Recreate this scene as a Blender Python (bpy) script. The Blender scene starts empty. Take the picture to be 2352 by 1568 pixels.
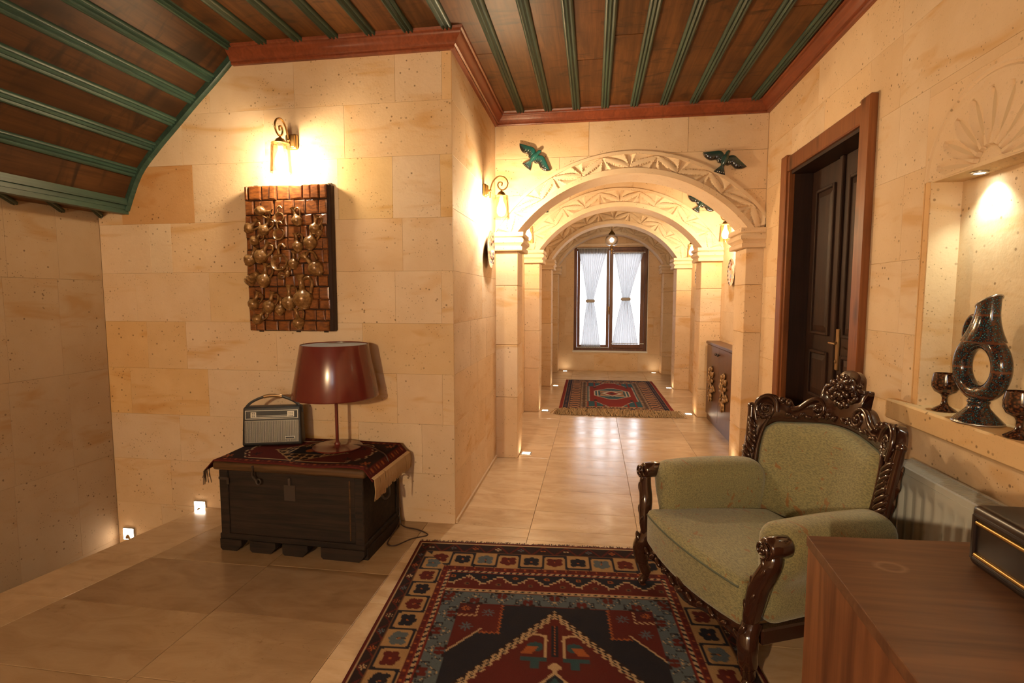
import bpy, math, random
import numpy as np
from mathutils import Matrix, Vector
random.seed(7)
rng = np.random.RandomState(11)
PI = math.pi
SC = bpy.context.scene
COL = SC.collection

# ------------------------------------------------------------------ camera, world, exposure
CAM_H = 1.35
cam = bpy.data.cameras.new('camera'); cam_o = bpy.data.objects.new('camera', cam); COL.objects.link(cam_o)
cam.sensor_fit = 'HORIZONTAL'; cam.sensor_width = 36.0; cam.lens = 36.0 * 1206.0 / 2352.0
cam.clip_start = 0.02; cam.clip_end = 200
cam_o.location = (0, 0, CAM_H)
cam_o.rotation_euler = (math.radians(90 - 4.76), 0, math.radians(8.78))
SC.camera = cam_o
w = bpy.data.worlds.new('overcast_sky'); SC.world = w; w.use_nodes = True
bg = w.node_tree.nodes['Background']; bg.inputs['Color'].default_value = (0.86, 0.93, 1.0, 1); bg.inputs['Strength'].default_value = 6.0
vs = SC.view_settings
vs.view_transform = 'Standard'; vs.look = 'None'; vs.exposure = 0.0; vs.gamma = 1.0; vs.use_curve_mapping = False
SC.cycles.use_denoising = True
SC.cycles.max_bounces = 7; SC.cycles.diffuse_bounces = 4; SC.cycles.adaptive_threshold = .08; SC.cycles.transparent_max_bounces = 12
SC.cycles.sample_clamp_indirect = 6.0
SC.cycles.caustics_reflective = False; SC.cycles.caustics_refractive = False
BULB = 1500.0                    # radiance of the sconce bulbs
WARM = (1.0, 0.70, 0.42)

# ------------------------------------------------------------------ main dimensions (metres)
YB = 2.956                      # face of the wall with the relief picture
XL = -0.80                      # corridor left wall
XR = 1.28                       # right wall
XS = -3.12                      # stair side wall
ZC = 2.81                       # ceiling
YE = 9.78                       # window wall
YF = -1.7                       # wall behind the camera

# ------------------------------------------------------------------ helpers
class MB:
    def __init__(s): s.v = []; s.f = []; s.c = None
    def add(s, vs_, fs, M=None):
        o = len(s.v)
        if M is not None: vs_ = [tuple(M @ Vector(p)) for p in vs_]
        s.v += [tuple(p) for p in vs_]; s.f += [tuple(i + o for i in f) for f in fs]
        return s
    def box(s, x0, x1, y0, y1, z0, z1, M=None):
        return s.add([(x0,y0,z0),(x1,y0,z0),(x1,y1,z0),(x0,y1,z0),(x0,y0,z1),(x1,y0,z1),(x1,y1,z1),(x0,y1,z1)],
                     [(3,2,1,0),(4,5,6,7),(0,1,5,4),(1,2,6,5),(2,3,7,6),(3,0,4,7)], M)
    def cbox(s, x0, x1, y0, y1, z0, z1, c=.004, M=None):
        # box with all edges chamfered: three nested rings
        def ring(i, z): return [(x0+i,y0+i*0,z),(x1-i,y0,z),(x1,y0+i,z),(x1,y1-i,z),(x1-i,y1,z),(x0+i,y1,z),(x0,y1-i,z),(x0,y0+i,z)]
        def inn(z): return [(x0+c,y0+c,z),(x1-c,y0+c,z),(x1-c,y0+c,z),(x1-c,y1-c,z),(x1-c,y1-c,z),(x0+c,y1-c,z),(x0+c,y1-c,z),(x0+c,y0+c,z)]
        R = [ring(c,z0+c), ring(c,z1-c)]
        b4 = [(x0+c,y0+c,z0),(x1-c,y0+c,z0),(x1-c,y1-c,z0),(x0+c,y1-c,z0)]
        t4 = [(p[0],p[1],z1) for p in b4]
        V = R[0] + R[1] + b4 + t4
        F = [(i,(i+1)%8,8+(i+1)%8,8+i) for i in range(8)]
        F += [(19,18,17,16),(20,21,22,23)]
        for k,(a,b) in enumerate(((0,1),(2,3),(4,5),(6,7))):
            F.append((16+k,16+(k+1)%4,b,a)); F.append((8+a,8+b,20+(k+1)%4,20+k))
            F.append((16+(k+1)%4,(b+1)%8,b)); F.append((20+(k+1)%4,8+b,8+(b+1)%8))
        return s.add(V, F, M)
    def tube(s, pts, r, n=8, closed=False, caps=True, flat=1.0, M=None):
        P = [Vector(p) for p in pts]; m = len(P)
        rr = r if hasattr(r, '__len__') else [r]*m
        V = []; F = []; up = None
        for i in range(m):
            a = P[(i-1) % m] if (closed or i > 0) else P[0]
            b = P[(i+1) % m] if (closed or i < m-1) else P[-1]
            t = (b - a); t = t.normalized() if t.length > 1e-9 else Vector((0,0,1))
            if up is None:
                up = Vector((0,0,1)) if abs(t.z) < .9 else Vector((1,0,0))
            x = t.cross(up)
            if x.length < 1e-6: x = t.orthogonal()
            x.normalize(); y = x.cross(t).normalized(); up = y
            for k in range(n):
                an = 2*PI*k/n
                V.append(tuple(P[i] + x*math.cos(an)*rr[i] + y*math.sin(an)*rr[i]*flat))
        for i in range(m if closed else m-1):
            for k in range(n):
                a = i*n+k; b = i*n+(k+1)%n; j = ((i+1) % m)*n
                F.append((a, b, j+(k+1)%n, j+k))
        if caps and not closed:
            F.append(tuple(range(n-1,-1,-1))); F.append(tuple((m-1)*n+k for k in range(n)))
        return s.add(V, F, M)
    def lathe(s, prof, n=24, M=None, close=False):
        V = []; F = []; m = len(prof)
        for (r, z) in prof:
            for k in range(n):
                a = 2*PI*k/n; V.append((r*math.cos(a), r*math.sin(a), z))
        for i in range(m - 1 if not close else m):
            j = (i+1) % m
            for k in range(n):
                F.append((i*n+k, i*n+(k+1)%n, j*n+(k+1)%n, j*n+k))
        if not close:
            if prof[0][0] > 1e-5: F.append(tuple(range(n-1,-1,-1)))
            if prof[-1][0] > 1e-5: F.append(tuple((m-1)*n+k for k in range(n)))
        return s.add(V, F, M)
    def ell(s, c, r, n=10, m=6, M=None):
        prof = []
        V = []; F = []
        for i in range(m+1):
            th = PI*i/m
            for k in range(n):
                a = 2*PI*k/n
                V.append((c[0]+r[0]*math.sin(th)*math.cos(a), c[1]+r[1]*math.sin(th)*math.sin(a), c[2]-r[2]*math.cos(th)))
        for i in range(m):
            for k in range(n):
                F.append((i*n+k, i*n+(k+1)%n, (i+1)*n+(k+1)%n, (i+1)*n+k))
        return s.add(V, F, M)
    def grid(s, fn, nu, nv, M=None, flip=False):
        V = [fn(i/nu, j/nv) for j in range(nv+1) for i in range(nu+1)]
        F = []
        for j in range(nv):
            for i in range(nu):
                a = j*(nu+1)+i
                q = (a, a+1, a+nu+2, a+nu+1)
                F.append(q[::-1] if flip else q)
        return s.add(V, F, M)
    def prism(s, poly, d0, d1, fn, inset=0.0):
        # polygon (list of 2-tuples) extruded; fn(u, v, d) -> xyz
        n = len(poly)
        V = [fn(u, v, d0) for u, v in poly] + [fn(u, v, d1) for u, v in poly]
        F = [tuple(range(n-1,-1,-1)), tuple(range(n, 2*n))] + [(i,(i+1)%n,n+(i+1)%n,n+i) for i in range(n)]
        return s.add(V, F)
    def rbox(s, hx, hy, hz, r, n=6, fn=None, M=None):
        # rounded box, n segments per side, fn post-transform of each point
        V = []; F = []; idx = {}
        def vert(p):
            key = (round(p[0],6), round(p[1],6), round(p[2],6))
            if key in idx: return idx[key]
            q = [p[0]*hx, p[1]*hy, p[2]*hz]; i_ = []
            for a, h in zip(q, (hx, hy, hz)):
                k = max(h - r, 0); i_.append(max(-k, min(k, a)))
            d = Vector([q[a]-i_[a] for a in range(3)])
            if d.length > 1e-9: d = d.normalized()*r
            o = (i_[0]+d.x, i_[1]+d.y, i_[2]+d.z)
            idx[key] = len(V); V.append(fn(o) if fn else o); return idx[key]
        # denser sampling near the edges
        h3 = {0: hx, 1: hy, 2: hz}
        def samples(ax):
            k = max(1 - r/h3[ax], 0); out = []
            m = max(2, n//2)
            for j in range(m): out.append(-1 + (1-k)*(1-math.cos(PI/2*j/m))*1.0 if False else -1 + (1-k)*j/m)
            for j in range(n+1): out.append(-k + 2*k*j/n)
            for j in range(1, m+1): out.append(k + (1-k)*j/m)
            res = []
            for a in out:
                if not res or abs(a-res[-1]) > 1e-6: res.append(a)
            return res
        for ax in range(3):
            a, b = (ax+1) % 3, (ax+2) % 3
            A, B = samples(a), samples(b)
            for sg in (-1, 1):
                for i in range(len(A)-1):
                    for j in range(len(B)-1):
                        q = []
                        for (u, v) in ((A[i],B[j]),(A[i+1],B[j]),(A[i+1],B[j+1]),(A[i],B[j+1])):
                            p = [0,0,0]; p[ax] = sg; p[a] = u; p[b] = v; q.append(vert(p))
                        if len(set(q)) >= 3: F.append(tuple(q) if sg > 0 else tuple(q[::-1]))
        return s.add(V, F, M)
    def build(s, name, mat_, parent=None, smooth=None, cols=None, color=None):
        me = bpy.data.meshes.new(name)
        me.from_pydata(s.v, [], s.f); me.validate(clean_customdata=False)
        if smooth is not None:
            me.polygons.foreach_set('use_smooth', [True]*len(me.polygons))
            if smooth < 179:
                try: me.set_sharp_from_angle(angle=math.radians(smooth))
                except Exception: pass
        if cols is not None:
            at = me.color_attributes.new('Col', 'FLOAT_COLOR', 'POINT')
            at.data.foreach_set('color', np.asarray(cols, dtype=np.float32).ravel())
        me.materials.append(mat_)
        o = bpy.data.objects.new(name, me); COL.objects.link(o)
        if parent is not None: o.parent = parent
        if color is not None: o.color = (*color, 1)
        return o

def thing(name, label, cat, loc=(0,0,0), rotz=0, group=None, rot=None):
    o = bpy.data.objects.new(name, None); COL.objects.link(o); o.empty_display_size = .05
    o.location = loc; o.rotation_euler = rot if rot else (0,0,rotz)
    o['label'] = label; o['category'] = cat
    if group: o['group'] = group
    return o
def tag(o, label, cat, group=None, kind=None):
    o['label'] = label; o['category'] = cat
    if group: o['group'] = group
    if kind: o['kind'] = kind
    return o
def struct(o, label=None, cat=None):
    o['kind'] = 'structure'
    if label: o['label'] = label
    if cat: o['category'] = cat
    return o
def copy_tree(o, parent=None):
    c = o.copy(); COL.objects.link(c); c.parent = parent
    for ch in list(o.children): copy_tree(ch, c)
    return c
def T(x, y, z): return Matrix.Translation((x, y, z))
def RX(a): return Matrix.Rotation(a, 4, 'X')
def RY(a): return Matrix.Rotation(a, 4, 'Y')
def RZ(a): return Matrix.Rotation(a, 4, 'Z')
def spline(pts, n=8):
    # Catmull-Rom through points
    P = [Vector(p) for p in pts]; out = []
    for i in range(len(P)-1):
        p0 = P[max(i-1,0)]; p1 = P[i]; p2 = P[i+1]; p3 = P[min(i+2,len(P)-1)]
        for k in range(n):
            t = k/n
            out.append(tuple(.5*((2*p1)+(-p0+p2)*t+(2*p0-5*p1+4*p2-p3)*t*t+(-p0+3*p1-3*p2+p3)*t**3)))
    out.append(tuple(P[-1])); return out

# ------------------------------------------------------------------ materials
class NT:
    def __init__(s, name):
        s.m = bpy.data.materials.new(name); s.m.use_nodes = True; s.t = s.m.node_tree
        s.p = s.t.nodes['Principled BSDF']; s.out = s.t.nodes['Material Output']
    def n(s, typ, **kw):
        nd = s.t.nodes.new('ShaderNode' + typ)
        for k, v in kw.items():
            if k in nd.inputs.keys() if hasattr(nd.inputs, 'keys') else False: s.put(nd.inputs[k], v)
            elif hasattr(nd, k): setattr(nd, k, v)
        return nd
    def put(s, inp, v):
        if isinstance(v, bpy.types.NodeSocket): s.t.links.new(v, inp)
        else: inp.default_value = v
    def link(s, a, b): s.t.links.new(a, b)
    def obj(s, rnd=True):
        tc = s.n('TexCoord').outputs['Object']
        if not rnd: return tc
        oi = s.n('ObjectInfo'); m = s.n('VectorMath', operation='MULTIPLY')
        s.link(oi.outputs['Random'], m.inputs[0]); m.inputs[1].default_value = (37.1, 53.7, 71.3)
        a = s.n('VectorMath', operation='ADD'); s.link(tc, a.inputs[0]); s.link(m.outputs[0], a.inputs[1])
        return a.outputs[0]
    def scale(s, vec, sc):
        m = s.n('VectorMath', operation='MULTIPLY'); s.link(vec, m.inputs[0]); m.inputs[1].default_value = sc
        return m.outputs[0]
    def noise(s, vec, scale=5, detail=4, rough=.55, dist=0):
        nd = s.n('TexNoise'); s.link(vec, nd.inputs['Vector']); nd.inputs['Scale'].default_value = scale
        nd.inputs['Detail'].default_value = detail; nd.inputs['Roughness'].default_value = rough; nd.inputs['Distortion'].default_value = dist
        return nd.outputs['Fac']
    def vor(s, vec, scale, out='Distance', feat='F1', rand=1.0):
        nd = s.n('TexVoronoi'); nd.feature = feat; s.link(vec, nd.inputs['Vector']); nd.inputs['Scale'].default_value = scale
        nd.inputs['Randomness'].default_value = rand
        return nd.outputs[out]
    def ramp(s, fac, stops):
        r = s.n('ValToRGB'); s.link(fac, r.inputs[0]); e = r.color_ramp.elements
        while len(e) < len(stops): e.new(.5)
        for el, (p, c) in zip(e, stops):
            el.position = p; el.color = (*c, 1) if len(c) == 3 else c
        return r.outputs[0]
    def mix(s, fac, a, b, mode='MIX'):
        m = s.n('Mix'); m.data_type = 'RGBA'; m.blend_type = mode
        s.put(m.inputs[0], fac)
        for i, v in ((6, a), (7, b)):
            s.put(m.inputs[i], v if isinstance(v, bpy.types.NodeSocket) else (*v, 1))
        return m.outputs[2]
    def math(s, op, a, b=0.0, c=None):
        m = s.n('Math'); m.operation = op; s.put(m.inputs[0], a); s.put(m.inputs[1], b)
        if c is not None: s.put(m.inputs[2], c)
        return m.outputs[0]
    def objcol(s): return s.n('ObjectInfo').outputs['Color']
    def bump(s, h, strength=.3, dist=.01):
        b = s.n('Bump'); s.link(h, b.inputs['Height']); b.inputs['Strength'].default_value = strength; b.inputs['Distance'].default_value = dist
        s.link(b.outputs[0], s.p.inputs['Normal'])
    def fin(s, col=None, rough=.5, metal=0, spec=.5, coat=0, sheen=0):
        if col is not None: s.put(s.p.inputs['Base Color'], col if isinstance(col, bpy.types.NodeSocket) else (*col, 1))
        s.put(s.p.inputs['Roughness'], rough); s.p.inputs['Metallic'].default_value = metal
        s.p.inputs['Specular IOR Level'].default_value = spec
        if coat: s.p.inputs['Coat Weight'].default_value = coat; s.p.inputs['Coat Roughness'].default_value = .08
        if sheen: s.p.inputs['Sheen Weight'].default_value = sheen
        return s.m

def plain(name, col, rough=.5, metal=0, spec=.5, coat=0, bump=0, bscale=60):
    n = NT(name)
    v = n.obj(); f = n.noise(v, 9, 3)
    c = n.mix(n.math('MULTIPLY', f, .35), col, tuple(x*.7 for x in col))
    if bump: n.bump(n.noise(v, bscale, 3), bump, .004)
    return n.fin(c, rough, metal, spec, coat)
def emis(name, col, st):
    n = NT(name); e = n.n('Emission'); e.inputs[0].default_value = (*col, 1); e.inputs[1].default_value = st
    n.link(e.outputs[0], n.out.inputs[0]); return n.m
def stone(name, c1, c2, ochre, pit=.5, stain=1.0):
    n = NT(name); v = n.obj()
    base = n.mix(n.ramp(n.noise(v, 3.5, 3, .6), [(.35,(0,0,0)),(.65,(1,1,1))]), c1, c2)
    st = n.noise(n.scale(v, (1.3, 1.3, 5.0)), 1.3, 3, .62, .6)
    base = n.mix(n.math('MULTIPLY', n.ramp(st, [(.56,(0,0,0)),(.70,(1,1,1))]), .75*stain), base, ochre)
    speck = n.ramp(n.noise(v, 130, 2, .7), [(.62,(0,0,0)),(.74,(1,1,1))])
    base = n.mix(n.math('MULTIPLY', speck, .22), base, (.30,.20,.11))
    d = n.vor(v, 26); mask = n.ramp(n.noise(v, 4.5, 1), [(.44,(0,0,0)),(.60,(1,1,1))])
    pits = n.math('MULTIPLY', n.ramp(d, [(.10,(1,1,1)),(.17,(0,0,0))]), mask)
    d2 = n.vor(v, 60); pits2 = n.math('MULTIPLY', n.ramp(d2, [(.10,(1,1,1)),(.20,(0,0,0))]), n.ramp(n.noise(v, 7, 1), [(.50,(0,0,0)),(.62,(1,1,1))]))
    pp = n.math('MAXIMUM', pits, pits2)
    base = n.mix(n.math('MULTIPLY', pp, pit), base, (.16,.09,.045))
    base = n.mix(1.0, base, n.objcol(), 'MULTIPLY')
    n.bump(n.noise(v, 38, 2, .7), .22, .006)
    return n.fin(base, .78, spec=.25)
def wood(name, c1, c2, axis=1, gs=22, rough=.4, coat=0, knots=True, spec=.4, use_obj=False, bumpst=.12, blotch=0):
    n = NT(name); v = n.obj()
    sc = [gs, gs, gs]; sc[axis] = gs*.055
    g = n.noise(n.scale(v, tuple(sc)), 1.0, 5, .6, 1.2)
    g2 = n.noise(n.scale(v, tuple(x*4 for x in sc)), 1.0, 3, .6)
    big = n.noise(v, 2.2, 3)
    f = n.math('ADD', n.math('MULTIPLY', g, .75), n.math('MULTIPLY', g2, .25))
    col = n.mix(n.ramp(f, [(.36,(0,0,0)),(.62,(1,1,1))]), c1, c2)
    col = n.mix(n.math('MULTIPLY', n.ramp(big, [(.45,(0,0,0)),(.7,(1,1,1))]), .45), col, tuple(x*.5 for x in c2))
    if knots:
        ks = [7.5, 7.5, 7.5]; ks[axis] = 2.6
        if blotch:
            ks = [5.2, 2.3, 0.0]
            sm = n.ramp(n.noise(n.scale(v, (3.2, 7.5, 0.0)), 1.0, 3, .6, 1.5), [(.54,(0,0,0)),(.70,(1,1,1))])
            col = n.mix(n.math('MULTIPLY', sm, blotch), col, (.020,.010,.007))
        kd = n.vor(n.scale(v, tuple(ks)), 1.0)
        kn = n.ramp(kd, [(.06,(1,1,1)),(.24,(0,0,0))])
        col = n.mix(n.math('MULTIPLY', kn, .8), col, (.035,.014,.006))
    if use_obj: col = n.mix(1.0, col, n.objcol(), 'MULTIPLY')
    n.bump(f, bumpst, .003)
    return n.fin(col, rough, spec=spec, coat=coat)

M = {}
M['stone'] = stone('yellow_tuff_stone', (.76,.60,.43), (.70,.53,.355), (.62,.38,.165), .75)
M['carved'] = stone('carved_stone', (.76,.61,.45), (.71,.55,.385), (.62,.40,.19), .6, .45)
M['mortar'] = plain('lime_mortar', (.62,.46,.30), .9, spec=.2)
def travertine():
    n = NT('polished_travertine'); v = n.obj()
    g = n.noise(n.scale(v, (2.2, 5.5, 3)), 1.6, 6, .62, .8)
    c = n.ramp(g, [(.30,(.50,.345,.205)),(.48,(.60,.43,.265)),(.62,(.66,.49,.315)),(.75,(.62,.445,.275))])
    pt = n.ramp(n.noise(n.scale(v, (6, 11, 5)), 3.2, 4, .7, 1.5), [(.62,(0,0,0)),(.70,(1,1,1))])
    c = n.mix(n.math('MULTIPLY', pt, n.math('MULTIPLY', n.ramp(n.noise(v, 1.8, 2), [(.48,(0,0,0)),(.6,(1,1,1))]), .5)), c, (.25,.15,.08))
    c = n.mix(1.0, c, n.objcol(), 'MULTIPLY')
    n.bump(n.noise(v, 14, 4), .05, .004)
    return n.fin(c, n.ramp(n.noise(v, 6, 4), [(.3,(.15,.15,.15)),(.7,(.27,.27,.27))]), spec=.55)
M['floor'] = travertine()
M['plank'] = wood('stained_pine_plank', (.17,.070,.022), (.080,.031,.011), 1, 20, .5, use_obj=True, spec=.25, blotch=.75)
M['green'] = wood('green_painted_wood', (.040,.085,.062), (.020,.044,.033), 1, 30, .42, knots=False)
M['cornice'] = wood('mahogany_trim', (.25,.066,.028), (.17,.042,.018), 1, 26, .32, knots=False)
M['casing'] = wood('door_casing_wood', (.27,.095,.032), (.17,.055,.018), 2, 24, .35)
M['door'] = wood('dark_door_wood', (.036,.015,.009), (.018,.008,.006), 2, 24, .5, spec=.25)
M['walnut'] = wood('walnut_laminate', (.27,.108,.046), (.12,.045,.021), 2, 17, .38, knots=False)
M['cab'] = wood('brown_cabinet_wood', (.15,.070,.036), (.105,.048,.025), 2, 40, .33, knots=False)
M['chest'] = wood('old_painted_chest_wood', (.034,.021,.015), (.013,.010,.009), 0, 30, .7, knots=False, spec=.2)
M['chest_edge'] = wood('worn_chest_lid_wood', (.12,.060,.024), (.045,.024,.012), 0, 30, .55, knots=False, spec=.25)
M['chairwood'] = plain('lacquered_carved_wood', (.040,.014,.008), .15, spec=.6, coat=.6, bump=.08, bscale=40)
M['brass'] = plain('aged_brass', (.46,.28,.10), .32, .9)
M['bronze'] = plain('bronze_patina', (.34,.205,.095), .34, .55, bump=.15)
M['steel'] = plain('brushed_steel', (.55,.53,.50), .3, .9)
M['iron'] = plain('rusty_iron', (.05,.035,.028), .6, .3, bump=.2)
M['black'] = plain('black_leatherette', (.014,.013,.014), .5, bump=.25, bscale=160)
M['darkbox'] = plain('dark_lacquered_wood', (.018,.010,.009), .30, spec=.45)
M['silver'] = plain('silver_plastic', (.52,.49,.44), .35, .4)
M['lampred'] = plain('oxblood_lacquer', (.135,.020,.015), .22, spec=.6, coat=.3)
M['shade_in'] = plain('grey_shade_lining', (.30,.28,.25), .7)
M['white'] = plain('white_plastic', (.78,.77,.75), .35)
M['radiator'] = plain('white_enamel', (.50,.50,.47), .32, spec=.5)
M['frame'] = wood('window_frame_wood', (.22,.10,.058), (.15,.064,.036), 2, 24, .35, knots=False)
M['cord'] = plain('brown_cable', (.045,.020,.014), .5)
M['dark'] = plain('dark_void', (.02,.016,.014), .9)
def vcol(name, rough=.95, spec=.05, sheen=0, bump=.5, coat=0):
    n = NT(name); a = n.n('Attribute'); a.attribute_name = 'Col'; a.attribute_type = 'GEOMETRY'
    v = n.obj(False); f = n.noise(v, 260, 2); f2 = n.noise(v, 14, 3)
    c = n.mix(n.math('MULTIPLY', f, .45), a.outputs['Color'], (.02,.012,.012))
    c = n.mix(n.math('MULTIPLY', f2, .25), c, (.05,.03,.02))
    if bump: n.bump(f, bump, .003)
    return n.fin(c, rough, spec=spec, sheen=sheen, coat=coat)
M['rug'] = vcol('wool_pile')
M['glaze'] = vcol('glazed_ceramic', .10, .6, 0, 0, .5)
M['fringe'] = plain('cotton_fringe', (.50,.33,.17), .9)
M['fringe_dark'] = plain('dark_wool_fringe', (.12,.075,.05), .9)
def fabric():
    n = NT('green_upholstery'); v = n.obj(False)
    g = n.noise(n.scale(v, (40, 130, 130)), 2.0, 3, .6)
    c = n.mix(n.ramp(g, [(.4,(0,0,0)),(.62,(1,1,1))]), (.30,.268,.130), (.165,.152,.082))
    mo = n.ramp(n.noise(n.scale(v, (10, 18, 12)), 1.0, 1, .5, 2.6), [(.665,(0,0,0)),(.70,(1,1,1))])
    c = n.mix(n.math('MULTIPLY', mo, .75), c, (.26,.11,.035))
    n.bump(g, .35, .003)
    return n.fin(c, .88, spec=.15, sheen=.35)
M['fabric'] = fabric()
M['piping'] = plain('grey_green_piping', (.10,.115,.085), .85)
def glass(name, tint=(1,1,1), gl=.10, rough=.02):
    n = NT(name); t = n.n('BsdfTransparent'); t.inputs[0].default_value = (*tint, 1)
    g = n.n('BsdfGlossy'); g.inputs['Roughness'].default_value = rough
    m = n.n('MixShader'); fr = n.n('LayerWeight'); fr.inputs[0].default_value = .25
    n.link(n.math('ADD', n.math('MULTIPLY', fr.outputs['Fresnel'], .6), gl*.4), m.inputs[0])
    n.link(t.outputs[0], m.inputs[1]); n.link(g.outputs[0], m.inputs[2]); n.link(m.outputs[0], n.out.inputs[0]); return n.m
M['glass'] = glass('clear_glass'); M['amber'] = glass('pale_amber_glass', (1,.93,.80), .12)
def sheer():
    n = NT('sheer_voile'); tr = n.n('BsdfTransparent'); tl = n.n('BsdfTranslucent'); tl.inputs[0].default_value = (.31,.29,.295,1)
    df = n.n('BsdfDiffuse'); df.inputs[0].default_value = (.80,.79,.80,1)
    a = n.n('MixShader'); a.inputs[0].default_value = .35; n.link(tl.outputs[0], a.inputs[1]); n.link(df.outputs[0], a.inputs[2])
    b = n.n('MixShader'); b.inputs[0].default_value = .94; n.link(tr.outputs[0], b.inputs[1]); n.link(a.outputs[0], b.inputs[2])
    n.link(b.outputs[0], n.out.inputs[0]); return n.m
M['sheer'] = sheer()
M['tie'] = plain('grey_curtain_tie', (.55,.50,.45), .9)
M['uplight'] = emis('lit_floor_glass', (1.0,.78,.50), 22.0)
M['stairlamp'] = emis('lit_stair_glass', (1.0,.82,.62), 26.0)
M['led'] = emis('lit_led', (.90,1.0,.92), 60.0)
M['pendbulb'] = emis('lit_pendant_bulb', (1.0,.80,.58), 90.0)

# ================================================================== STRUCTURE
TONES = [(1,.97,.93),(1,.95,.88),(.97,.94,.90),(1,.92,.80),(.98,.93,.86),(1,.98,.96),(.96,.89,.80)]
def slab_block(parent, O, U, N, u0, u1, z0, z1, d=.012, c=.0010, g=.0003, mat_='stone', col=None, name='stone_block'):
    O = Vector(O); U = Vector(U); N = Vector(N); Z = Vector((0,0,1))
    u0 += g; u1 -= g; z0 += g; z1 -= g
    if u1-u0 < .01 or z1-z0 < .01: return
    def P(u, z, n): return tuple(O + U*u + Z*z + N*n)
    V = [P(u,z,-.004) for u,z in ((u0,z0),(u1,z0),(u1,z1),(u0,z1))] + [P(u,z,d-c) for u,z in ((u0,z0),(u1,z0),(u1,z1),(u0,z1))] + \
        [P(u,z,d) for u,z in ((u0+c,z0+c),(u1-c,z0+c),(u1-c,z1-c),(u0+c,z1-c))]
    F = [(8,9,10,11)]
    for k in range(4):
        F.append((k,(k+1)%4,4+(k+1)%4,4+k)); F.append((4+k,4+(k+1)%4,8+(k+1)%4,8+k))
    b = MB(); b.add(V, F)
    return b.build(name, M[mat_], parent, color=col or random.choice(TONES))
def minus(rects, hole):
    out = []
    hu0, hu1, hz0, hz1 = hole
    for (a, b, c, d, k) in rects:
        if b <= hu0 or a >= hu1 or d <= hz0 or c >= hz1: out.append((a,b,c,d,k)); continue
        if a < hu0: out.append((a,hu0,c,d,k))
        if b > hu1: out.append((hu1,b,c,d,k))
        m0, m1 = max(a,hu0), min(b,hu1)
        if c < hz0: out.append((m0,m1,c,hz0,k))
        if d > hz1: out.append((m0,m1,hz1,d,k))
    return out
def courses(u0, u1, zs, wmin, wmax, joints=None):
    R = []
    for i in range(len(zs)-1):
        js = (joints or {}).get(i)
        if js is None:
            js = []; u = u0 + random.uniform(.3, 1)*wmax
            while u < u1 - .15: js.append(u); u += random.uniform(wmin, wmax)
        e = [u0] + [j for j in js if u0+.02 < j < u1-.02] + [u1]
        for a, b in zip(e[:-1], e[1:]): R.append((a, b, zs[i], zs[i+1], (i, round(a,2))))
    return R
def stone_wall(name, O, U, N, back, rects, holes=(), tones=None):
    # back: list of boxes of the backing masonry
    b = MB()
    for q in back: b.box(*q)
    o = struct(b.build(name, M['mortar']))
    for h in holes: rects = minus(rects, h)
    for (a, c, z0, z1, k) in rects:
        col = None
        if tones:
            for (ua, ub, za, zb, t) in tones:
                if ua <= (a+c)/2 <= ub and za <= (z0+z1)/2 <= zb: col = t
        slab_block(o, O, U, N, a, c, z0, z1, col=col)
    return o

# ---- floor with travertine tiles
def nose_out(y): return -2.451 + .1925*(y-3.072)
def nose_in(y): return -2.26 + .2086*(y-2.356)
b = MB()
yl = [YF, -.42, YB]
poly = [(nose_out(YB), YB), (max(nose_out(-.4), XS), -.4), (XS, YF-.3), (XR+.4, YF-.3), (XR+.4, YB)]
b.prism(poly, -.18, -.007, lambda u, v, d: (u, v, d))
b.box(XL-.35, 1.75, YB, YE+.25, -.18, -.007)
floor = struct(b.build('floor', plain('floor_grout', (.30,.20,.12), .9)))
FT = [(1,1,1),(.95,.93,.91),(1.04,1.03,1.02),(.91,.87,.83),(.98,.96,.94),(1.02,.99,.96),(.94,.91,.87)]
def tile(poly, col=None):
    cx = sum(p[0] for p in poly)/len(poly); cy = sum(p[1] for p in poly)/len(poly)
    b = MB(); n = len(poly)
    def sh(p, g):
        dx, dy = cx-p[0], cy-p[1]; return (p[0]+math.copysign(g, dx), p[1]+math.copysign(g, dy))
    V = [(*sh(p,.0010), -.010) for p in poly] + [(*sh(p,.0010), -.0012) for p in poly] + [(*sh(p,.0022), 0) for p in poly]
    F = [tuple(range(2*n, 3*n))]
    for r in (0, 1):
        for i in range(n): F.append((r*n+i, r*n+(i+1)%n, (r+1)*n+(i+1)%n, (r+1)*n+i))
    b.add(V, F); return b.build('floor_tile', M['floor'], floor, color=col or random.choice(FT))
def rows(y0, y1, base, st):
    e = [y0]; k = math.ceil((y0-base)/st + 1e-6)
    while base + k*st < y1 - .02:
        if base + k*st > y0 + .02: e.append(base + k*st)
        k += 1
    return e + [y1]
xs = [-1.61, -.97, -.35, .27, .89, XR]
DARKT = (.46,.39,.33)  # brown tile, darkened further so the dim left corner is in its colour
e = rows(YF, YB, 1.925, .398)
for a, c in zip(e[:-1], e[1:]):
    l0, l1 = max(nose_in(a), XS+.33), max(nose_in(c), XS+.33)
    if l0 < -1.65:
        tile([(l0, a), (-1.61, a), (-1.61, c), (l1, c)], DARKT if abs(a-1.925) < .05 else (.58,.52,.46))  # brownish tiles, dimness of the left foreground painted into the tone
        # kerb stone along the stair edge, tone lowered to paint in dimness
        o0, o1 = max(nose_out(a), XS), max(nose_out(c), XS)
        tile([(o0, a), (l0, a), (l1, c), (o1, c)], (.80,.74,.67))
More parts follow.
